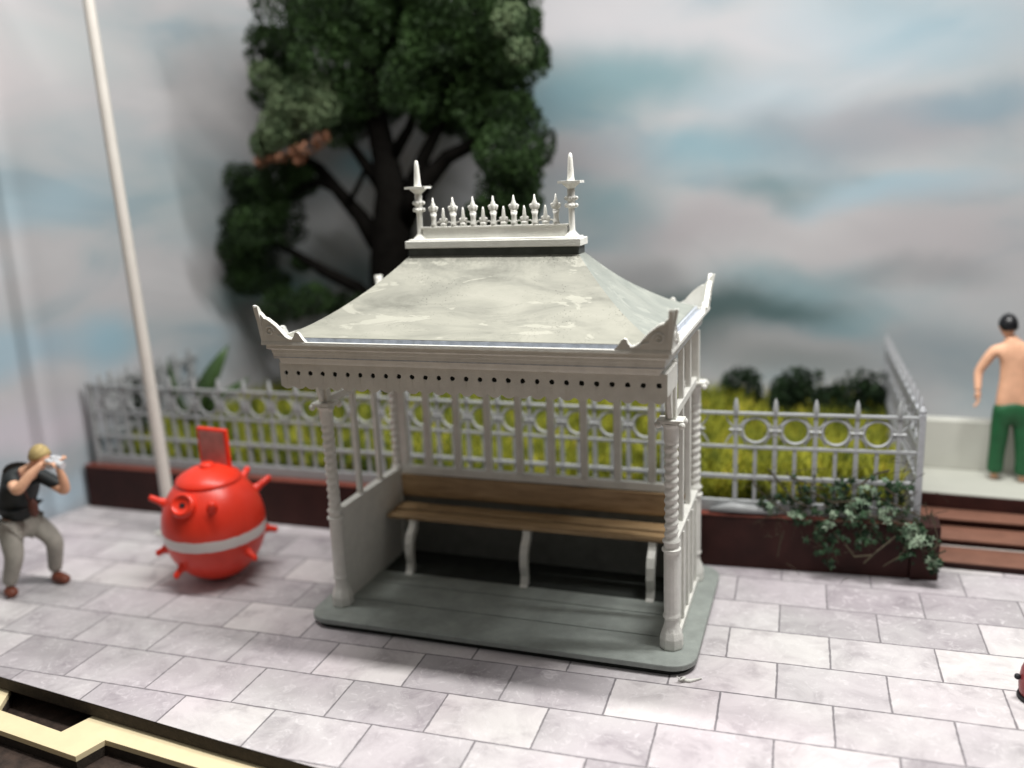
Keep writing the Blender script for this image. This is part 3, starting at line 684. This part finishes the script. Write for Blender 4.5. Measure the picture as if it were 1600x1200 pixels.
# ------------------------------------------------------------------ sea-mine collecting box
def sea_mine():
    r = .61
    root = empty('sea_mine', (-3.90, .05, .715), label='round orange-red sea mine with a white band, horns and a lid, on the paving', cat='sea mine')
    root.rotation_euler = (R(2), R(1), 0); root.scale = (1.02, 1.02, 1.17)
    t = NT('red_body_white_band'); tc = t.n('ShaderNodeTexCoord'); sx = t.n('ShaderNodeSeparateXYZ'); t.l(tc.outputs['Object'], sx.inputs[0])
    n = t.n('ShaderNodeTexNoise', Scale=9.0, Detail=2.0); t.l(tc.outputs['Object'], n.inputs['Vector'])
    n4 = t.n('ShaderNodeTexNoise', Scale=5.0, Detail=5.0); t.l(tc.outputs['Object'], n4.inputs['Vector'])
    z = t.math('ADD', sx.outputs['Z'], t.math('MULTIPLY', t.math('SUBTRACT', n.outputs['Fac'], .5), .025))
    f = t.math('LESS_THAN', t.math('ABSOLUTE', t.math('ADD', z, .05)), .058)
    c = t.mix(f, t.ramp(n4.outputs['Fac'], [(.3, (.66, .032, .014)), (.7, (.74, .040, .017))]), (.74, .69, .67)); t.l(c, t.b.inputs['Base Color']); t.b.inputs['Roughness'].default_value = .36
    bp2 = t.n('ShaderNodeBump', Strength=.12, Distance=.01); n6 = t.n('ShaderNodeTexNoise', Scale=40.0, Detail=3.0); t.l(tc.outputs['Object'], n6.inputs['Vector']); t.l(n6.outputs['Fac'], bp2.inputs['Height']); t.l(bp2.outputs['Normal'], t.b.inputs['Normal'])
    body = MB().ball((0, 0, 0), r, 64, 40).build('body', t.m, root, smooth='all')
    b = MB(); b.lathe([(.36, .53), (.425, .545), (.435, .565), (.42, .59), (.36, .625), (.26, .675), (.15, .70), (.10, .705), (.095, .735), (.08, .75), (.02, .752)], (0, 0, 0), 40); b.v = [(x*.88, y*.88, z*.90) for x, y, z in b.v]
    b.build('lid', M['red'], root, smooth=True, angle=50)
    inv = root.rotation_euler.to_matrix().inverted()
    vd = (CAM-Vector(root.location)).normalized(); vr = up.cross(vd).normalized(); vu = vd.cross(vr)
    def frame(x, y, z): return (inv @ (vr*x + vu*y + vd*z)).normalized()
    for x, y, z, l, rr in ((-.93, .36, .1, .18, .036), (-.03, .20, .97, .13, .042), (.60, .88, -.3, .16, .038), (.85, .62, 0, .22, .036), (.98, -.12, -.1, .15, .036), (.62, -.55, .56, .15, .036), (-.58, -.74, .3, .15, .036), (-.9, -.42, -.1, .13, .036), (-.5, .5, -.8, .2, .036), (.3, -.4, -.9, .15, .036)):
        d = frame(x, y, z); b = MB(); b.tube([d*(r-.03), d*(r+.02), d*(r+l*.35), d*(r+l-.015), d*(r+l)], [rr*1.9, rr*1.35, rr*1.0, rr*.95, rr*.5], 14); b.build('horn', M['red'], root, smooth=True, angle=60)
    d = frame(-.54, .25, .80); X = d.orthogonal().normalized(); X = Vector((0, 0, 1)).cross(d).normalized(); Y = d.cross(X)
    b = MB(); prof = [(.155, .0), (.165, .05), (.15, .085), (.125, .09), (.10, .06), (.03, .055)]; vs = []; fs = []; n = 32
    for q, h in prof:
        for k in range(n): a = 2*math.pi*k/n; vs.append(d*(r-.03+h) + X*q*math.cos(a) + Y*q*.82*math.sin(a))
    for i in range(len(prof)-1):
        for k in range(n): fs.append((i*n+k, i*n+(k+1) % n, (i+1)*n+(k+1) % n, (i+1)*n+k))
    b.add(vs, fs); col = b.build('coin_slot', M['red'], root, smooth=True, angle=60)
    vs = []; q = d*(r+.029)
    for sx_, sy_ in ((-1, -1), (1, -1), (1, 1), (-1, 1)): vs.append(q + X*.034*sx_ + Y*.024*sy_)
    vs2 = [v + d*.004 for v in vs]
    MB().add(vs+vs2, [(0, 1, 2, 3), (4, 5, 6, 7), (0, 1, 5, 4), (1, 2, 6, 5), (2, 3, 7, 6), (3, 0, 4, 7)]).build('slot_hole', M['black'], col)
    # notice plate standing behind the lid
    def pl(a, h, dd):
        a -= .02
        h = .50+(h-.52)*.86
        ang = R(-4); return (.0+(a)*math.cos(ang)-dd*math.sin(ang), .17+a*math.sin(ang)+dd*math.cos(ang), h)
    b = MB(); b.prism([(-.22, .52), (.22, .52), (.22, 1.10), (-.22, 1.10)], pl, 0, .055); pn = b.build('notice_plate', M['red'], root, bevel=.008)
    b = MB(); b.prism([(-.185, .60), (.185, .60), (.185, 1.065), (-.185, 1.065)], pl, -.006, -.001); b.build('plate_face', M['redsign'], pn)
sea_mine()

# ------------------------------------------------------------------ flagpole
b = MB(); b.tube([(0, 0, .03), (-.02, 0, .9), (-.075, 0, 3), (-.16, 0, 5.6), (-.24, 0, 8.6)], [.088, .086, .082, .076, .066], 20)
fp = b.build('flagpole', M['pole'], None, smooth=True); fp.location = (-5.44, 1.04, 0)
tag(fp, 'tall plain cream-white pole standing on the paving behind the sea mine', 'pole')
b = MB(); b.lathe([(.16, 0.002), (.165, .02), (.15, .045), (.11, .06)], (0, 0, 0), 20); b.tube([(-.10, 0, .03), (-.22, -.06, .03), (-.26, -.07, .03)], [.035, .035, .02], 8); b.build('foot', W, fp, smooth=True)

# ------------------------------------------------------------------ tree
def leaves(V, F, c, rad, n, s0, s1, sq=1.0):
    for _ in range(n):
        while True:
            p = Vector((random.uniform(-1, 1), random.uniform(-1, 1), random.uniform(-1, 1)))
            l = p.length
            if l < 1 and random.random() < .25+.75*l: break
        q = Vector((p.x*rad[0], p.y*rad[1], p.z*rad[2]))
        q += Vector((noise.noise(q*2.2+c), noise.noise(q*2.2-c), noise.noise(q*2.2+c*2)))*.35*min(rad)
        pos = c+q; s = random.uniform(s0, s1)
        a = Vector((random.gauss(0, 1), random.gauss(0, 1), random.gauss(0, 1))).normalized(); b = a.orthogonal().normalized()
        b = Matrix.Rotation(random.uniform(0, 6.28), 3, a) @ b; t = a.cross(b)
        i = len(V); V += [pos-b*s, pos-t*s*.55, pos+b*s, pos+t*s*.55]; F.append((i, i+1, i+2, i+3))
def tree():
    Y0 = 4.6; base = at(612, 520, Y0); gzb = .62
    root = empty('tree', (base.x, Y0, gzb), label='big dark spreading tree in the garden behind the shelter', cat='tree')
    org = Vector((base.x, Y0, gzb))
    def P(px, py, dy=0): return at(px, py, Y0+dy) - org
    b = MB()
    b.tube([(.05, 0, -.15), (.03, 0, .5), P(610, 470), P(610, 400), P(614, 350), P(612, 300), P(600, 240), P(585, 170), P(575, 90), P(570, 0)], [.42, .36, .335, .325, .33, .26, .20, .17, .12, .08], 16)
    b.build('trunk', M['bark'], root, smooth='all')
    for pts, rad in ((((628, 345), (660, 290), (700, 245), (750, 220), (800, 200)), (.22, .17, .12, .09, .05)),
        (((640, 300), (665, 240), (690, 190), (700, 120)), (.15, .11, .09, .05)),
        (((590, 380), (565, 340), (530, 300), (500, 262), (460, 240)), (.17, .14, .11, .08, .05)),
        (((530, 300), (500, 285), (450, 300)), (.07, .06, .04)),
        (((596, 290), (570, 255), (548, 225), (530, 190)), (.12, .09, .07, .05)),
        (((600, 500), (560, 450), (510, 425), (460, 395), (410, 375)), (.14, .12, .10, .07, .04)),
        (((610, 250), (640, 200), (655, 150)), (.11, .08, .05)),
        (((545, 318), (560, 290), (575, 255)), (.05, .045, .04)), (((745, 222), (760, 270), (770, 320)), (.06, .045, .03))):
        b = MB(); pp = [P(u, v, k*random.uniform(-.14, .14)) for k, (u, v) in enumerate(pts)]; b.tube(pp, rad, 9); b.build('limb', M['bark'], root, smooth='all')
    V, F = [], []; V2, F2 = [], []; V3, F3 = [], []
    k = 13.9/1405
    for px, py, r, n, kind in ((470,15,60,0,0),(545,0,75,0,0),(625,-10,80,0,0),(705,-5,80,0,0),(770,15,58,0,0),(445,85,50,0,0),(520,80,60,0,0),(600,75,62,0,0),(680,85,66,0,0),(750,90,58,0,0),(800,85,40,0,0),
        (425,150,34,0,0),(500,150,50,0,0),(560,150,46,0,0),(640,135,46,0,0),(705,160,52,0,0),(765,165,56,0,0),(806,175,34,0,0),(540,200,34,0,0),(670,190,20,0,0),
        (790,235,46,0,0),(812,262,28,0,0),(738,205,24,0,0),(818,300,26,0,0),(785,295,40,0,0),(752,335,30,0,0),(800,345,36,0,0),
        (432,275,40,0,0),(398,305,36,0,0),(380,345,34,0,0),(376,395,34,0,0),(392,440,32,0,0),(425,325,30,0,0),(372,430,26,0,0),(470,262,22,0,0),
        (385,285,36,0,0),(402,350,40,0,0),(372,378,34,0,0),(402,405,34,0,0),(428,445,28,0,0),(826,325,26,0,0),(800,372,30,0,0),(760,375,30,0,0),(440,478,34,0,0),(490,470,30,0,0),(530,480,26,0,0),(470,412,16,0,0),(560,480,24,0,0),
        (455,165,42,0,1),(480,150,40,0,1),(430,205,30,0,1),(410,225,22,0,1),(500,175,34,0,1),(415,118,26,0,1),(795,30,26,0,1),(812,80,20,0,1),(455,200,30,0,1),
        (408,252,9,0,2),(425,246,8,0,2),(445,243,11,0,2),(462,236,9,0,2),(480,232,12,0,2),(496,224,9,0,2),(505,213,10,0,2),(468,250,7,0,2)):
        c = P(px, py, random.uniform(-.5, .9) if kind == 0 else -.75); rr = r*k
        # crown rounded in depth
        dep = rr*(1.5 if kind == 0 else .9)
        n = int(2500*(rr/.5)**2)+200
        if kind == 2: n = 70; dep = rr*2
        tgt = ((V, F), (V2, F2), (V3, F3))[kind]
        leaves(*tgt, c, (rr*1.0, dep, rr*1.0), n, .024, .045)
        if kind == 0 and r > 38: leaves(*tgt, Vector((c.x, .55, c.z)), (rr*1.05, dep*.8, rr*1.05), int(n*.5), .04, .065)
    cr = MB().add(V, F).build('crown', M['leaf'], root, fix=False)
    o = MB().add(V2, F2).build('pale_foliage', M['leaf_pale'], cr, fix=False); o['label'] = 'paler grey-green foliage at the left of the crown'
    o = MB().add(V3, F3).build('rusty_foliage', M['leaf_rust'], cr, fix=False); o['label'] = 'rust-orange tips on the lower left branch'
tree()

# ------------------------------------------------------------------ bushes and plants in the garden
gb = 'dark bushes at the back of the garden'
for i, (px, py, rpx, lab) in enumerate(((1160, 604, 34, 'small round near-black bush standing alone, leftmost of the bushes at the back of the garden'), (1248, 612, 42, 'wide dark green bush, middle one of the bushes at the back of the garden'), (1345, 618, 44, 'ragged dark green bush beside the side railing'))):
    Y = 5.9; p = at(px, py, Y); r = rpx*15.2/1405
    root = empty('bush', (p.x, Y, gz(p.x, Y)), label=lab, cat='bush', group=gb)
    V, F = [], []; h = p.z-gz(p.x, Y)
    leaves(V, F, Vector((0, 0, h)), (r, r*.9, r*.9), 800, .03, .06)
    if i: 
        for q in range(4): leaves(V, F, Vector((random.uniform(-1, 1)*r, random.uniform(-.4, .4), h-r*.25*random.random()-.05)), (r*.55, r*.5, r*.6), 320, .03, .06)
    leaves(V, F, Vector((0, 0, h*.4)), (r*1.05, r*.9, h*.6), 700, .03, .06)
    MB().add(V, F).build('foliage', M['bush'], root, fix=False)
    MB().tube([(0, 0, -.05), (0, 0, h)], [.05, .03], 8).build('stem', M['bark'], root)
def blade(mb, base, tip, wd, n=6):
    base = Vector(base); tip = Vector(tip); d = tip-base; side = d.cross(Vector((0, 1, 0))).normalized()*wd; V = []
    for i in range(n+1):
        t = i/n; q = base+d*t + Vector((0, -.1*math.sin(t*math.pi), 0)); ww = math.sin(math.pi*(.12+.88*t))**.8 if t < 1 else 0
        V += [q-side*ww, q+side*ww + Vector((0, .02, 0))]
    mb.add(V, [(2*i, 2*i+1, 2*i+3, 2*i+2) for i in range(n)])
Y = 3.3; a = at(300, 640, Y); root = empty('broad_leaf_plant', (a.x, Y, gz(a.x, Y)), label='green plant with one broad pointed leaf reaching up above the left railing', cat='plant')
for (u0, v0, u1, v1, wd) in ((300, 660, 358, 538, .17), (296, 660, 262, 560, .09), (305, 660, 330, 570, .12), (300, 660, 390, 590, .10)):
    p0 = at(u0, v0, Y)-Vector(root.location); p1 = at(u1, v1, Y+random.uniform(-.1, .2))-Vector(root.location); b = MB(); blade(b, p0, p1, wd); o = b.build('leaf', M['broad'], root, smooth='all', fix=False); so = o.modifiers.new('t', 'SOLIDIFY'); so.thickness = .012
for px, lab in ((205, 'small dark plant in the far left corner of the garden'),):
    p = at(px, 600, 2.7); root = empty('small_shrub', (p.x, 2.7, gz(p.x, 2.7)), label=lab, cat='plant'); V, F = [], []
    leaves(V, F, Vector((0, 0, p.z-root.location.z-.15)), (.17, .15, .32), 260, .03, .06); leaves(V, F, Vector((.05, 0, .45)), (.25, .2, .5), 300, .03, .06)
    MB().add(V, F).build('foliage', M['bush'], root, fix=False); MB().tube([(0, 0, -.05), (0, 0, .9)], [.02, .01], 6).build('stem', M['bark'], root)
# ivy over the planter
def ivy():
    root = empty('ivy', (3.6, 2.0, .68), label='trailing dark green ivy with pale tips spilling over the right end of the planter', cat='ivy')
    org = Vector((3.6, 2.0, .68)); A = [[], []]; B = [[], []]; st = MB()
    def leaf(V, F, p, s):
        nrm = Vector((random.gauss(0, .6), -1+random.gauss(0, .4), random.gauss(.5, .5))).normalized(); X = nrm.orthogonal().normalized(); X = Matrix.Rotation(random.uniform(0, 6.28), 3, nrm) @ X; Yv = nrm.cross(X)
        i = len(V); V.append(p + nrm*.2*s)
        for k in range(10):
            a = 2*math.pi*k/10; q = s*(1 if k % 2 == 0 else .48)*random.uniform(.85, 1.1); V.append(p + X*q*math.cos(a) + Yv*q*math.sin(a))
        for k in range(10): F.append((i, i+1+k, i+1+(k+1) % 10))
    def yat(v, u): return 1.93 + (u-1100)/350*.16 - (.14 if v > 800 else 0) - (.05 if v > 840 else 0)
    cl = [(1195,790,16,18),(1215,775,22,20),(1250,795,30,46),(1290,800,34,60),(1285,835,24,40),(1290,860,14,18),(1330,775,30,46),(1335,805,36,60),(1380,795,34,60),(1385,830,30,46),(1425,830,28,46),(1420,855,20,30),(1450,850,16,24),(1350,845,22,24),(1400,770,22,26),(1240,760,18,16),(1452,878,14,16),(1310,760,16,16),(1270,770,22,26),(1465,888,8,6), (1300,875,10,8)]
    for (u, v, r, n) in cl:
        for _ in range(int(n*.6)):
            uu = u+random.gauss(0, r*.55); vv = v+random.gauss(0, r*.5); p = at(uu, vv, yat(vv, uu)-random.uniform(0, .16))-org
            leaf(*A, p, random.uniform(.028, .070))
    for (u, v, r, n) in ((1332,792,14,14),(1385,800,14,16),(1432,842,14,26),(1360,765,16,10),(1420,830,10,8),(1300,815,10,5),(1240,800,8,4),(1205,790,6,4),(1455,880,12,6)):
        for _ in range(n):
            uu = u+random.gauss(0, r*.6); vv = v+random.gauss(0, r*.6); p = at(uu, vv, yat(vv, uu)-.15)-org; leaf(*B, p, random.uniform(.04, .075))
    for pts in (((1200,732),(1222,760),(1245,785),(1280,800)), ((1180,760),(1200,780),(1235,805)), ((1250,760),(1300,785),(1380,780),(1440,808)), ((1382,762),(1400,775)), ((1285,790),(1330,800),(1400,815),(1450,835)), ((1430,850),(1450,862),(1470,850)), ((1420,850),(1405,870),(1380,885)), ((1440,850),(1445,880),(1475,885)), ((1225,830),(1218,850),(1215,870)), ((1400,838),(1370,862),(1350,880)), ((1455,800),(1465,840),(1458,878)), ((1340,760),(1370,740),(1390,735)), ((1436,856),(1462,868),(1478,860)), ((1290,765),(1240,748),(1228,740)), ((1180,758),(1174,748)), ((1320,850),(1335,870),(1362,868))):
        pp = [at(u, v, yat(v, u)-.10-random.uniform(0, .08))-org for u, v in pts]; MB().tube(pp, [random.uniform(.008, .013)]*len(pp), 5).build('stem', M['stem'], root)
    for k in range(230):
        u = random.uniform(1185, 1465); v = random.gauss(798, 34)
        p = at(u, v, yat(v, u)-.12)-org; d = Vector((random.gauss(0, .14), random.gauss(0, .04), random.gauss(0, .09)))
        if k == 0: tw = MB()
        tw.tube([p, p+d*.5+Vector((0, 0, .02)), p+d], [.0045, .004, .003], 4)
    tag(tw.build('fine_twigs', M['stem'], root, fix=False), kind='stuff')
    MB().add(*A).build('foliage', M['ivy'], root, fix=False); o = MB().add(*B).build('pale_foliage', M['ivy_pale'], root, fix=False); o['label'] = 'pale silvery leaves'
ivy()
b = MB(); pts = [(1.95, 1.86, .71), (2.2, 1.86, .76), (2.45, 1.88, .75), (2.75, 1.9, .72)]; b.tube(pts, [.03, .06, .055, .02], 10)
o = b.build('stone', M['fence'], smooth='all'); tag(o, 'flat pale grey stone lying on the planter top beside the ivy', 'stone')

# ------------------------------------------------------------------ people
def skin(name, verts, edges, m, parent, sub=2, root=0):
    me = bpy.data.meshes.new(name); me.from_pydata([v[:3] for v in verts], edges, [])
    o = bpy.data.objects.new(name, me); S.collection.objects.link(o)
    o.modifiers.new('skin', 'SKIN'); s = o.modifiers.new('sub', 'SUBSURF'); s.levels = s.render_levels = sub
    for i, v in enumerate(verts):
        sv = me.skin_vertices[0].data[i]; sv.radius = (v[3], v[4] if len(v) > 4 else v[3]); sv.use_root = (i == root)
    dg = bpy.context.evaluated_depsgraph_get(); dg.update(); me2 = bpy.data.meshes.new_from_object(o.evaluated_get(dg))
    bpy.data.objects.remove(o); me2.name = name
    me2.materials.clear(); me2.materials.append(m); me2.polygons.foreach_set('use_smooth', [True]*len(me2.polygons))
    q = bpy.data.objects.new(name, me2); return link(q, parent)
def join_into(body, others):
    import bmesh
    bm = bmesh.new(); bm.from_mesh(body.data)
    for o in others: bm.from_mesh(o.data)
    bm.to_mesh(body.data); bm.free()
    for o in others: bpy.data.objects.remove(o)
    body.data.polygons.foreach_set('use_smooth', [True]*len(body.data.polygons))
def hand(wrist, dir_, up_, s, m, curl=.5, side=1):
    """palm with four unequal bent fingers and a thumb, as skinned chains"""
    wv = Vector(wrist); d = Vector(dir_).normalized(); u = Vector(up_); u = (u-d*u.dot(d)).normalized(); l = d.cross(u)*side
    obs = []
    V = [(*wv, .030*s), (*(wv+d*.05*s), .036*s, .024*s), (*(wv+d*.09*s), .040*s, .022*s)]
    obs.append(skin('palm', V, [(0, 1), (1, 2)], m, None, 1))
    for k, L in enumerate((.085, .098, .092, .072)):
        o0 = wv + d*.07*s + l*(k-1.5)*.024*s; a = o0 + d*.035*s; b1 = a + (d*math.cos(curl)-u*math.sin(curl))*L*.45*s; c1 = b1 + (d*math.cos(curl*2)-u*math.sin(curl*2))*L*.5*s
        obs.append(skin('finger', [(*o0, .012*s), (*a, .012*s), (*b1, .0105*s), (*c1, .009*s)], [(0, 1), (1, 2), (2, 3)], m, None, 1))
    o0 = wv + d*.03*s - l*.03*s; a = o0 + (d*.6-l*.8-u*.2)*.045*s; b1 = a + (d*.9-l*.3-u*.4)*.045*s
    obs.append(skin('thumb', [(*o0, .014*s), (*a, .013*s), (*b1, .010*s)], [(0, 1), (1, 2)], m, None, 1))
    return obs
def head(c, fwd, r, m, upv=(0, 0, 1)):
    """skull with face: brow, nose, chin, ears, eyes"""
    c = Vector(c); f = Vector(fwd).normalized(); u = Vector(upv); u = (u-f*u.dot(f)).normalized(); s = f.cross(u)
    nu, nv = 28, 20; V = []; F = []
    for i in range(nv+1):
        th = math.pi*i/nv
        for k in range(nu):
            ph = 2*math.pi*k/nu; x = math.sin(th)*math.cos(ph); y = math.sin(th)*math.sin(ph); z = math.cos(th)   # x forward
            rx, ry, rz = 1.0, .78, 1.22
            if z < 0: ry *= 1+.28*z; rx *= 1+.16*z
            q = Vector((x*rx, y*ry, z*rz))
            if x > 0:
                nose = math.exp(-((y/.15)**2)-(((z+.12)/.2)**2)); q.x += .26*nose*(x > .5)
                q.x += .06*math.exp(-((z+.62)/.14)**2-(y/.3)**2) - .08*math.exp(-(((abs(y)-.33)/.16)**2)-((z-.08)/.12)**2) + .05*math.exp(-((z+.40)/.06)**2-(y/.25)**2)
            V.append(c + (f*q.x + s*q.y + u*q.z)*r)
    for i in range(nv):
        for k in range(nu): F.append((i*nu+k, i*nu+(k+1) % nu, (i+1)*nu+(k+1) % nu, (i+1)*nu+k))
    b = MB().add(V, F)
    for q in (-1, 1): b.ball(c + (s*q*.80 - f*.05 - u*.08)*r, r*.2, 10, 8, (.7, .7, 1.2))
    return b.build('head', m, None, smooth='all')
def hair(c, fwd, r, m, parent, upv=(0, 0, 1), low=-.45, name='hair'):
    c = Vector(c); f = Vector(fwd).normalized(); u = Vector(upv); u = (u-f*u.dot(f)).normalized(); s = f.cross(u)
    nu, nv = 28, 12; V = []; F = []
    for i in range(nv+1):
        for k in range(nu):
            ph = 2*math.pi*k/nu; front = .5+.5*math.cos(ph); mx = math.pi*(.60-.24*front**2); th = mx*i/nv
            x = math.sin(th)*math.cos(ph); y = math.sin(th)*math.sin(ph); z = math.cos(th); j = 1.10+.03*noise.noise(Vector((x*6, y*6, z*6)))
            if i == nv: j = .98
            V.append(c + (f*x*1.02*j + s*y*.84*j + u*z*1.22*j)*r)
    for i in range(nv):
        for k in range(nu): F.append((i*nu+k, i*nu+(k+1) % nu, (i+1)*nu+(k+1) % nu, (i+1)*nu+k))
    return MB().add(V, F).build(name, m, parent, smooth='all')

def photographer():
    ox, oy = -6.0, -.85
    root = empty('person', (ox, oy, 0), label='stooping figure in black shirt and grey trousers, both hands up to the face', cat='person')
    def L(x, y, z, *r): return (x-ox, y-oy, z, *r)
    # body: one continuous surface from head to feet
    V = [L(-6.04, -.86, .93, .11, .10), L(-6.03, -.86, 1.15, .12, .11), L(-5.97, -.86, 1.36, .17, .15), L(-5.84, -.86, 1.52, .13, .12), L(-5.72, -.86, 1.60, .065), L(-5.60, -.86, 1.68, .07),
         L(-5.88, -1.02, 1.50, .075), L(-5.62, -1.18, 1.42, .072), L(-5.50, -1.08, 1.60, .058), L(-5.38, -.97, 1.73, .034),
         L(-5.80, -.70, 1.47, .075), L(-5.42, -.68, 1.26, .068), L(-5.37, -.74, 1.45, .054), L(-5.36, -.80, 1.62, .034),
         L(-6.09, -.98, .86, .11), L(-5.98, -1.06, .52, .075), L(-6.14, -1.07, .14, .048), L(-6.12, -1.08, .06, .045), L(-6.03, -1.10, .045, .04),
         L(-6.00, -.74, .86, .11), L(-5.74, -.66, .60, .075), L(-5.90, -.60, .14, .048), L(-5.87, -.60, .06, .045), L(-5.74, -.62, .045, .04)]
    E = [(0,1),(1,2),(2,3),(3,4),(4,5),(3,6),(6,7),(7,8),(8,9),(3,10),(10,11),(11,12),(12,13),(0,14),(14,15),(15,16),(16,17),(17,18),(0,19),(19,20),(20,21),(21,22),(22,23)]
    body = skin('body', V, E, M['skin'], root)
    hc = Vector((-5.535-ox, -.87-oy, 1.745)); fd = (1, -.02, -.18)
    parts = [head(hc, fd, .125, M['skin'], (.25, 0, 1))]
    parts += hand((-5.40-ox, -.975-oy, 1.715), (.9, .25, .10), (0, 0, 1), 1.25, M['skin'], .7, 1)
    parts += hand((-5.36-ox, -.80-oy, 1.60), (.35, -.1, .9), (-1, 0, 0), 1.25, M['skin'], .7, -1)
    join_into(body, parts)
    # clothes over the body
    VS = [L(-6.04, -.86, .87, .19, .19), L(-6.05, -.86, 1.12, .22, .21), L(-6.01, -.86, 1.34, .235, .215), L(-5.87, -.86, 1.52, .175, .17), L(-5.76, -.86, 1.585, .095),
          L(-5.87, -1.03, 1.50, .115), L(-5.71, -1.12, 1.45, .095), L(-5.80, -.70, 1.47, .10), L(-5.60, -.68, 1.37, .088), L(-5.47, -.67, 1.31, .08)]
    skin('shirt', VS, [(0,1),(1,2),(2,3),(3,4),(3,5),(5,6),(3,7),(7,8),(8,9)], M['shirt'], root, root=2)
    VT = [L(-6.05, -.86, .92, .18, .17), L(-6.09, -.98, .84, .155), L(-6.03, -1.03, .68, .135), L(-5.98, -1.06, .51, .115), L(-6.07, -1.065, .32, .10), L(-6.14, -1.07, .13, .09),
          L(-6.00, -.74, .84, .155), L(-5.86, -.69, .73, .135), L(-5.75, -.66, .59, .118), L(-5.83, -.62, .36, .10), L(-5.90, -.60, .13, .088)]
    skin('trousers', VT, [(0,1),(1,2),(2,3),(3,4),(4,5),(0,6),(6,7),(7,8),(8,9),(9,10)], M['trousers'], root)
    for (x, y, dx, dy) in ((-6.16, -1.075, .13, -.05), (-5.93, -.60, .22, -.03)):
        V4 = [L(x-.01, y, .07, .085, .08), L(x+dx*.5, y+dy*.5, .065, .085, .075), L(x+dx*1.2, y+dy*1.2, .05, .07, .055)]; skin('shoe', V4, [(0, 1), (1, 2)], M['shoe'], root)
    hair(hc, fd, .125, M['blond'], root, (.25, 0, 1))
    b = MB(); b.ball((-5.70-ox, -.93-oy, 1.12), .09, 12, 8, (.7, .6, 1.3)); b.tube([(-5.72-ox, -.95-oy, 1.2), (-5.70-ox, -1.02-oy, 1.4), (-5.78-ox, -.98-oy, 1.60)], .012, 6); bg = b.build('shoulder_bag', M['strap'], None, smooth='all')
    bg.location = (ox, oy, 0); tag(bg, 'small brown bag hanging at the front of the figure holding a camera', 'bag')
    c = Vector((-5.30, -.90, 1.71)); b = MB(); b.box(-.05, .05, -.09, .09, -.055, .055); b.box(-.03, .03, -.04, .04, .055, .08)
    pc = b.build('photo_camera', M['chrome'], None, bevel=.012); pc.location = c; pc.rotation_euler = (0, R(8), R(-6)); tag(pc, 'silver camera held up to the eye by the stooping figure', 'camera')
    b = MB(); b.tube([(.045, 0, -.005), (.12, 0, -.005), (.15, 0, -.005)], [.044, .046, .040], 16); b.build('lens', M['chrome'], pc, smooth=True)
photographer()

def bather():
    ox, oy = 5.57, 4.35; z0 = .502
    root = empty('person', (ox, oy, z0), label='bare-backed figure in green trousers with black hair seen from behind', cat='person')
    z0 = 0
    def L(x, y, z, *r): return (x-ox, y-oy, z-.502, *r)
    V = [L(5.58, 4.36, 1.60, .20, .13), L(5.58, 4.36, 1.85, .20, .13), L(5.58, 4.36, 2.12, .235, .14), L(5.55, 4.36, 2.26, .17, .11), L(5.50, 4.35, 2.40, .085), L(5.47, 4.35, 2.50, .08),
         L(5.31, 4.36, 2.29, .085), L(5.14, 4.40, 1.98, .060), L(5.14, 4.30, 1.72, .042), L(5.83, 4.36, 2.29, .085), L(6.0, 4.38, 1.98, .060), L(5.99, 4.28, 1.72, .042),
         L(5.46, 4.36, 1.50, .11), L(5.44, 4.36, 1.05, .078), L(5.43, 4.39, .62, .05), L(5.43, 4.36, .545, .045), L(5.42, 4.47, .54, .04),
         L(5.69, 4.36, 1.50, .11), L(5.73, 4.33, 1.05, .078), L(5.75, 4.33, .62, .05), L(5.75, 4.30, .545, .045), L(5.77, 4.41, .54, .04)]
    E = [(0,1),(1,2),(2,3),(3,4),(4,5),(3,6),(6,7),(7,8),(3,9),(9,10),(10,11),(0,12),(12,13),(13,14),(14,15),(15,16),(0,17),(17,18),(18,19),(19,20),(20,21)]
    body = skin('body', V, E, M['skin'], root)
    hc = Vector((5.445-ox, 4.37-oy, 2.60-.502)); fd = (-.25, 1, .0)
    parts = [head(hc, fd, .125, M['skin'])]
    parts += hand((5.14-ox, 4.31-oy, 1.75-.502), (.1, -.15, -1), (1, 0, 0), 1.25, M['skin'], .35, 1)
    parts += hand((5.99-ox, 4.29-oy, 1.75-.502), (-.1, -.15, -1), (-1, 0, 0), 1.25, M['skin'], .35, -1)
    join_into(body, parts)
    VT = [L(5.58, 4.36, 1.66, .225, .16), L(5.58, 4.36, 1.50, .22, .16), L(5.45, 4.36, 1.36, .135), L(5.44, 4.36, 1.05, .115), L(5.43, 4.38, .80, .108), L(5.43, 4.38, .58, .112),
          L(5.70, 4.36, 1.36, .135), L(5.73, 4.34, 1.05, .115), L(5.75, 4.33, .80, .108), L(5.75, 4.33, .58, .112)]
    skin('trousers', VT, [(0,1),(1,2),(2,3),(3,4),(4,5),(1,6),(6,7),(7,8),(8,9)], M['green'], root, root=1)
    hair(hc, fd, .125, M['hair'], root)
bather()

# small dark red thing cut by the right edge of the frame
b = MB(); b.lathe([(.15, .04), (.165, .08), (.17, .16), (.155, .28), (.12, .38), (.10, .44), (.12, .48), (.11, .53), (.04, .56)], (0, 0, 0), 24)
o = b.build('mooring_bollard', M['darkred'], smooth=True, angle=50); o.location = (5.12, -.33, 0); tag(o, 'squat dark red bollard on the paving at the right, with a black foot', 'bollard')
b = MB(); b.lathe([(.16, .002), (.175, .01), (.17, .04), (.15, .041)], (0, 0, 0), 24); b.build('foot', M['black'], o, smooth=True, angle=40)
b = MB(); b.ball((-.185, -.02, .21), .028, 10, 8); b.build('knob', M['black'], o, smooth='all')
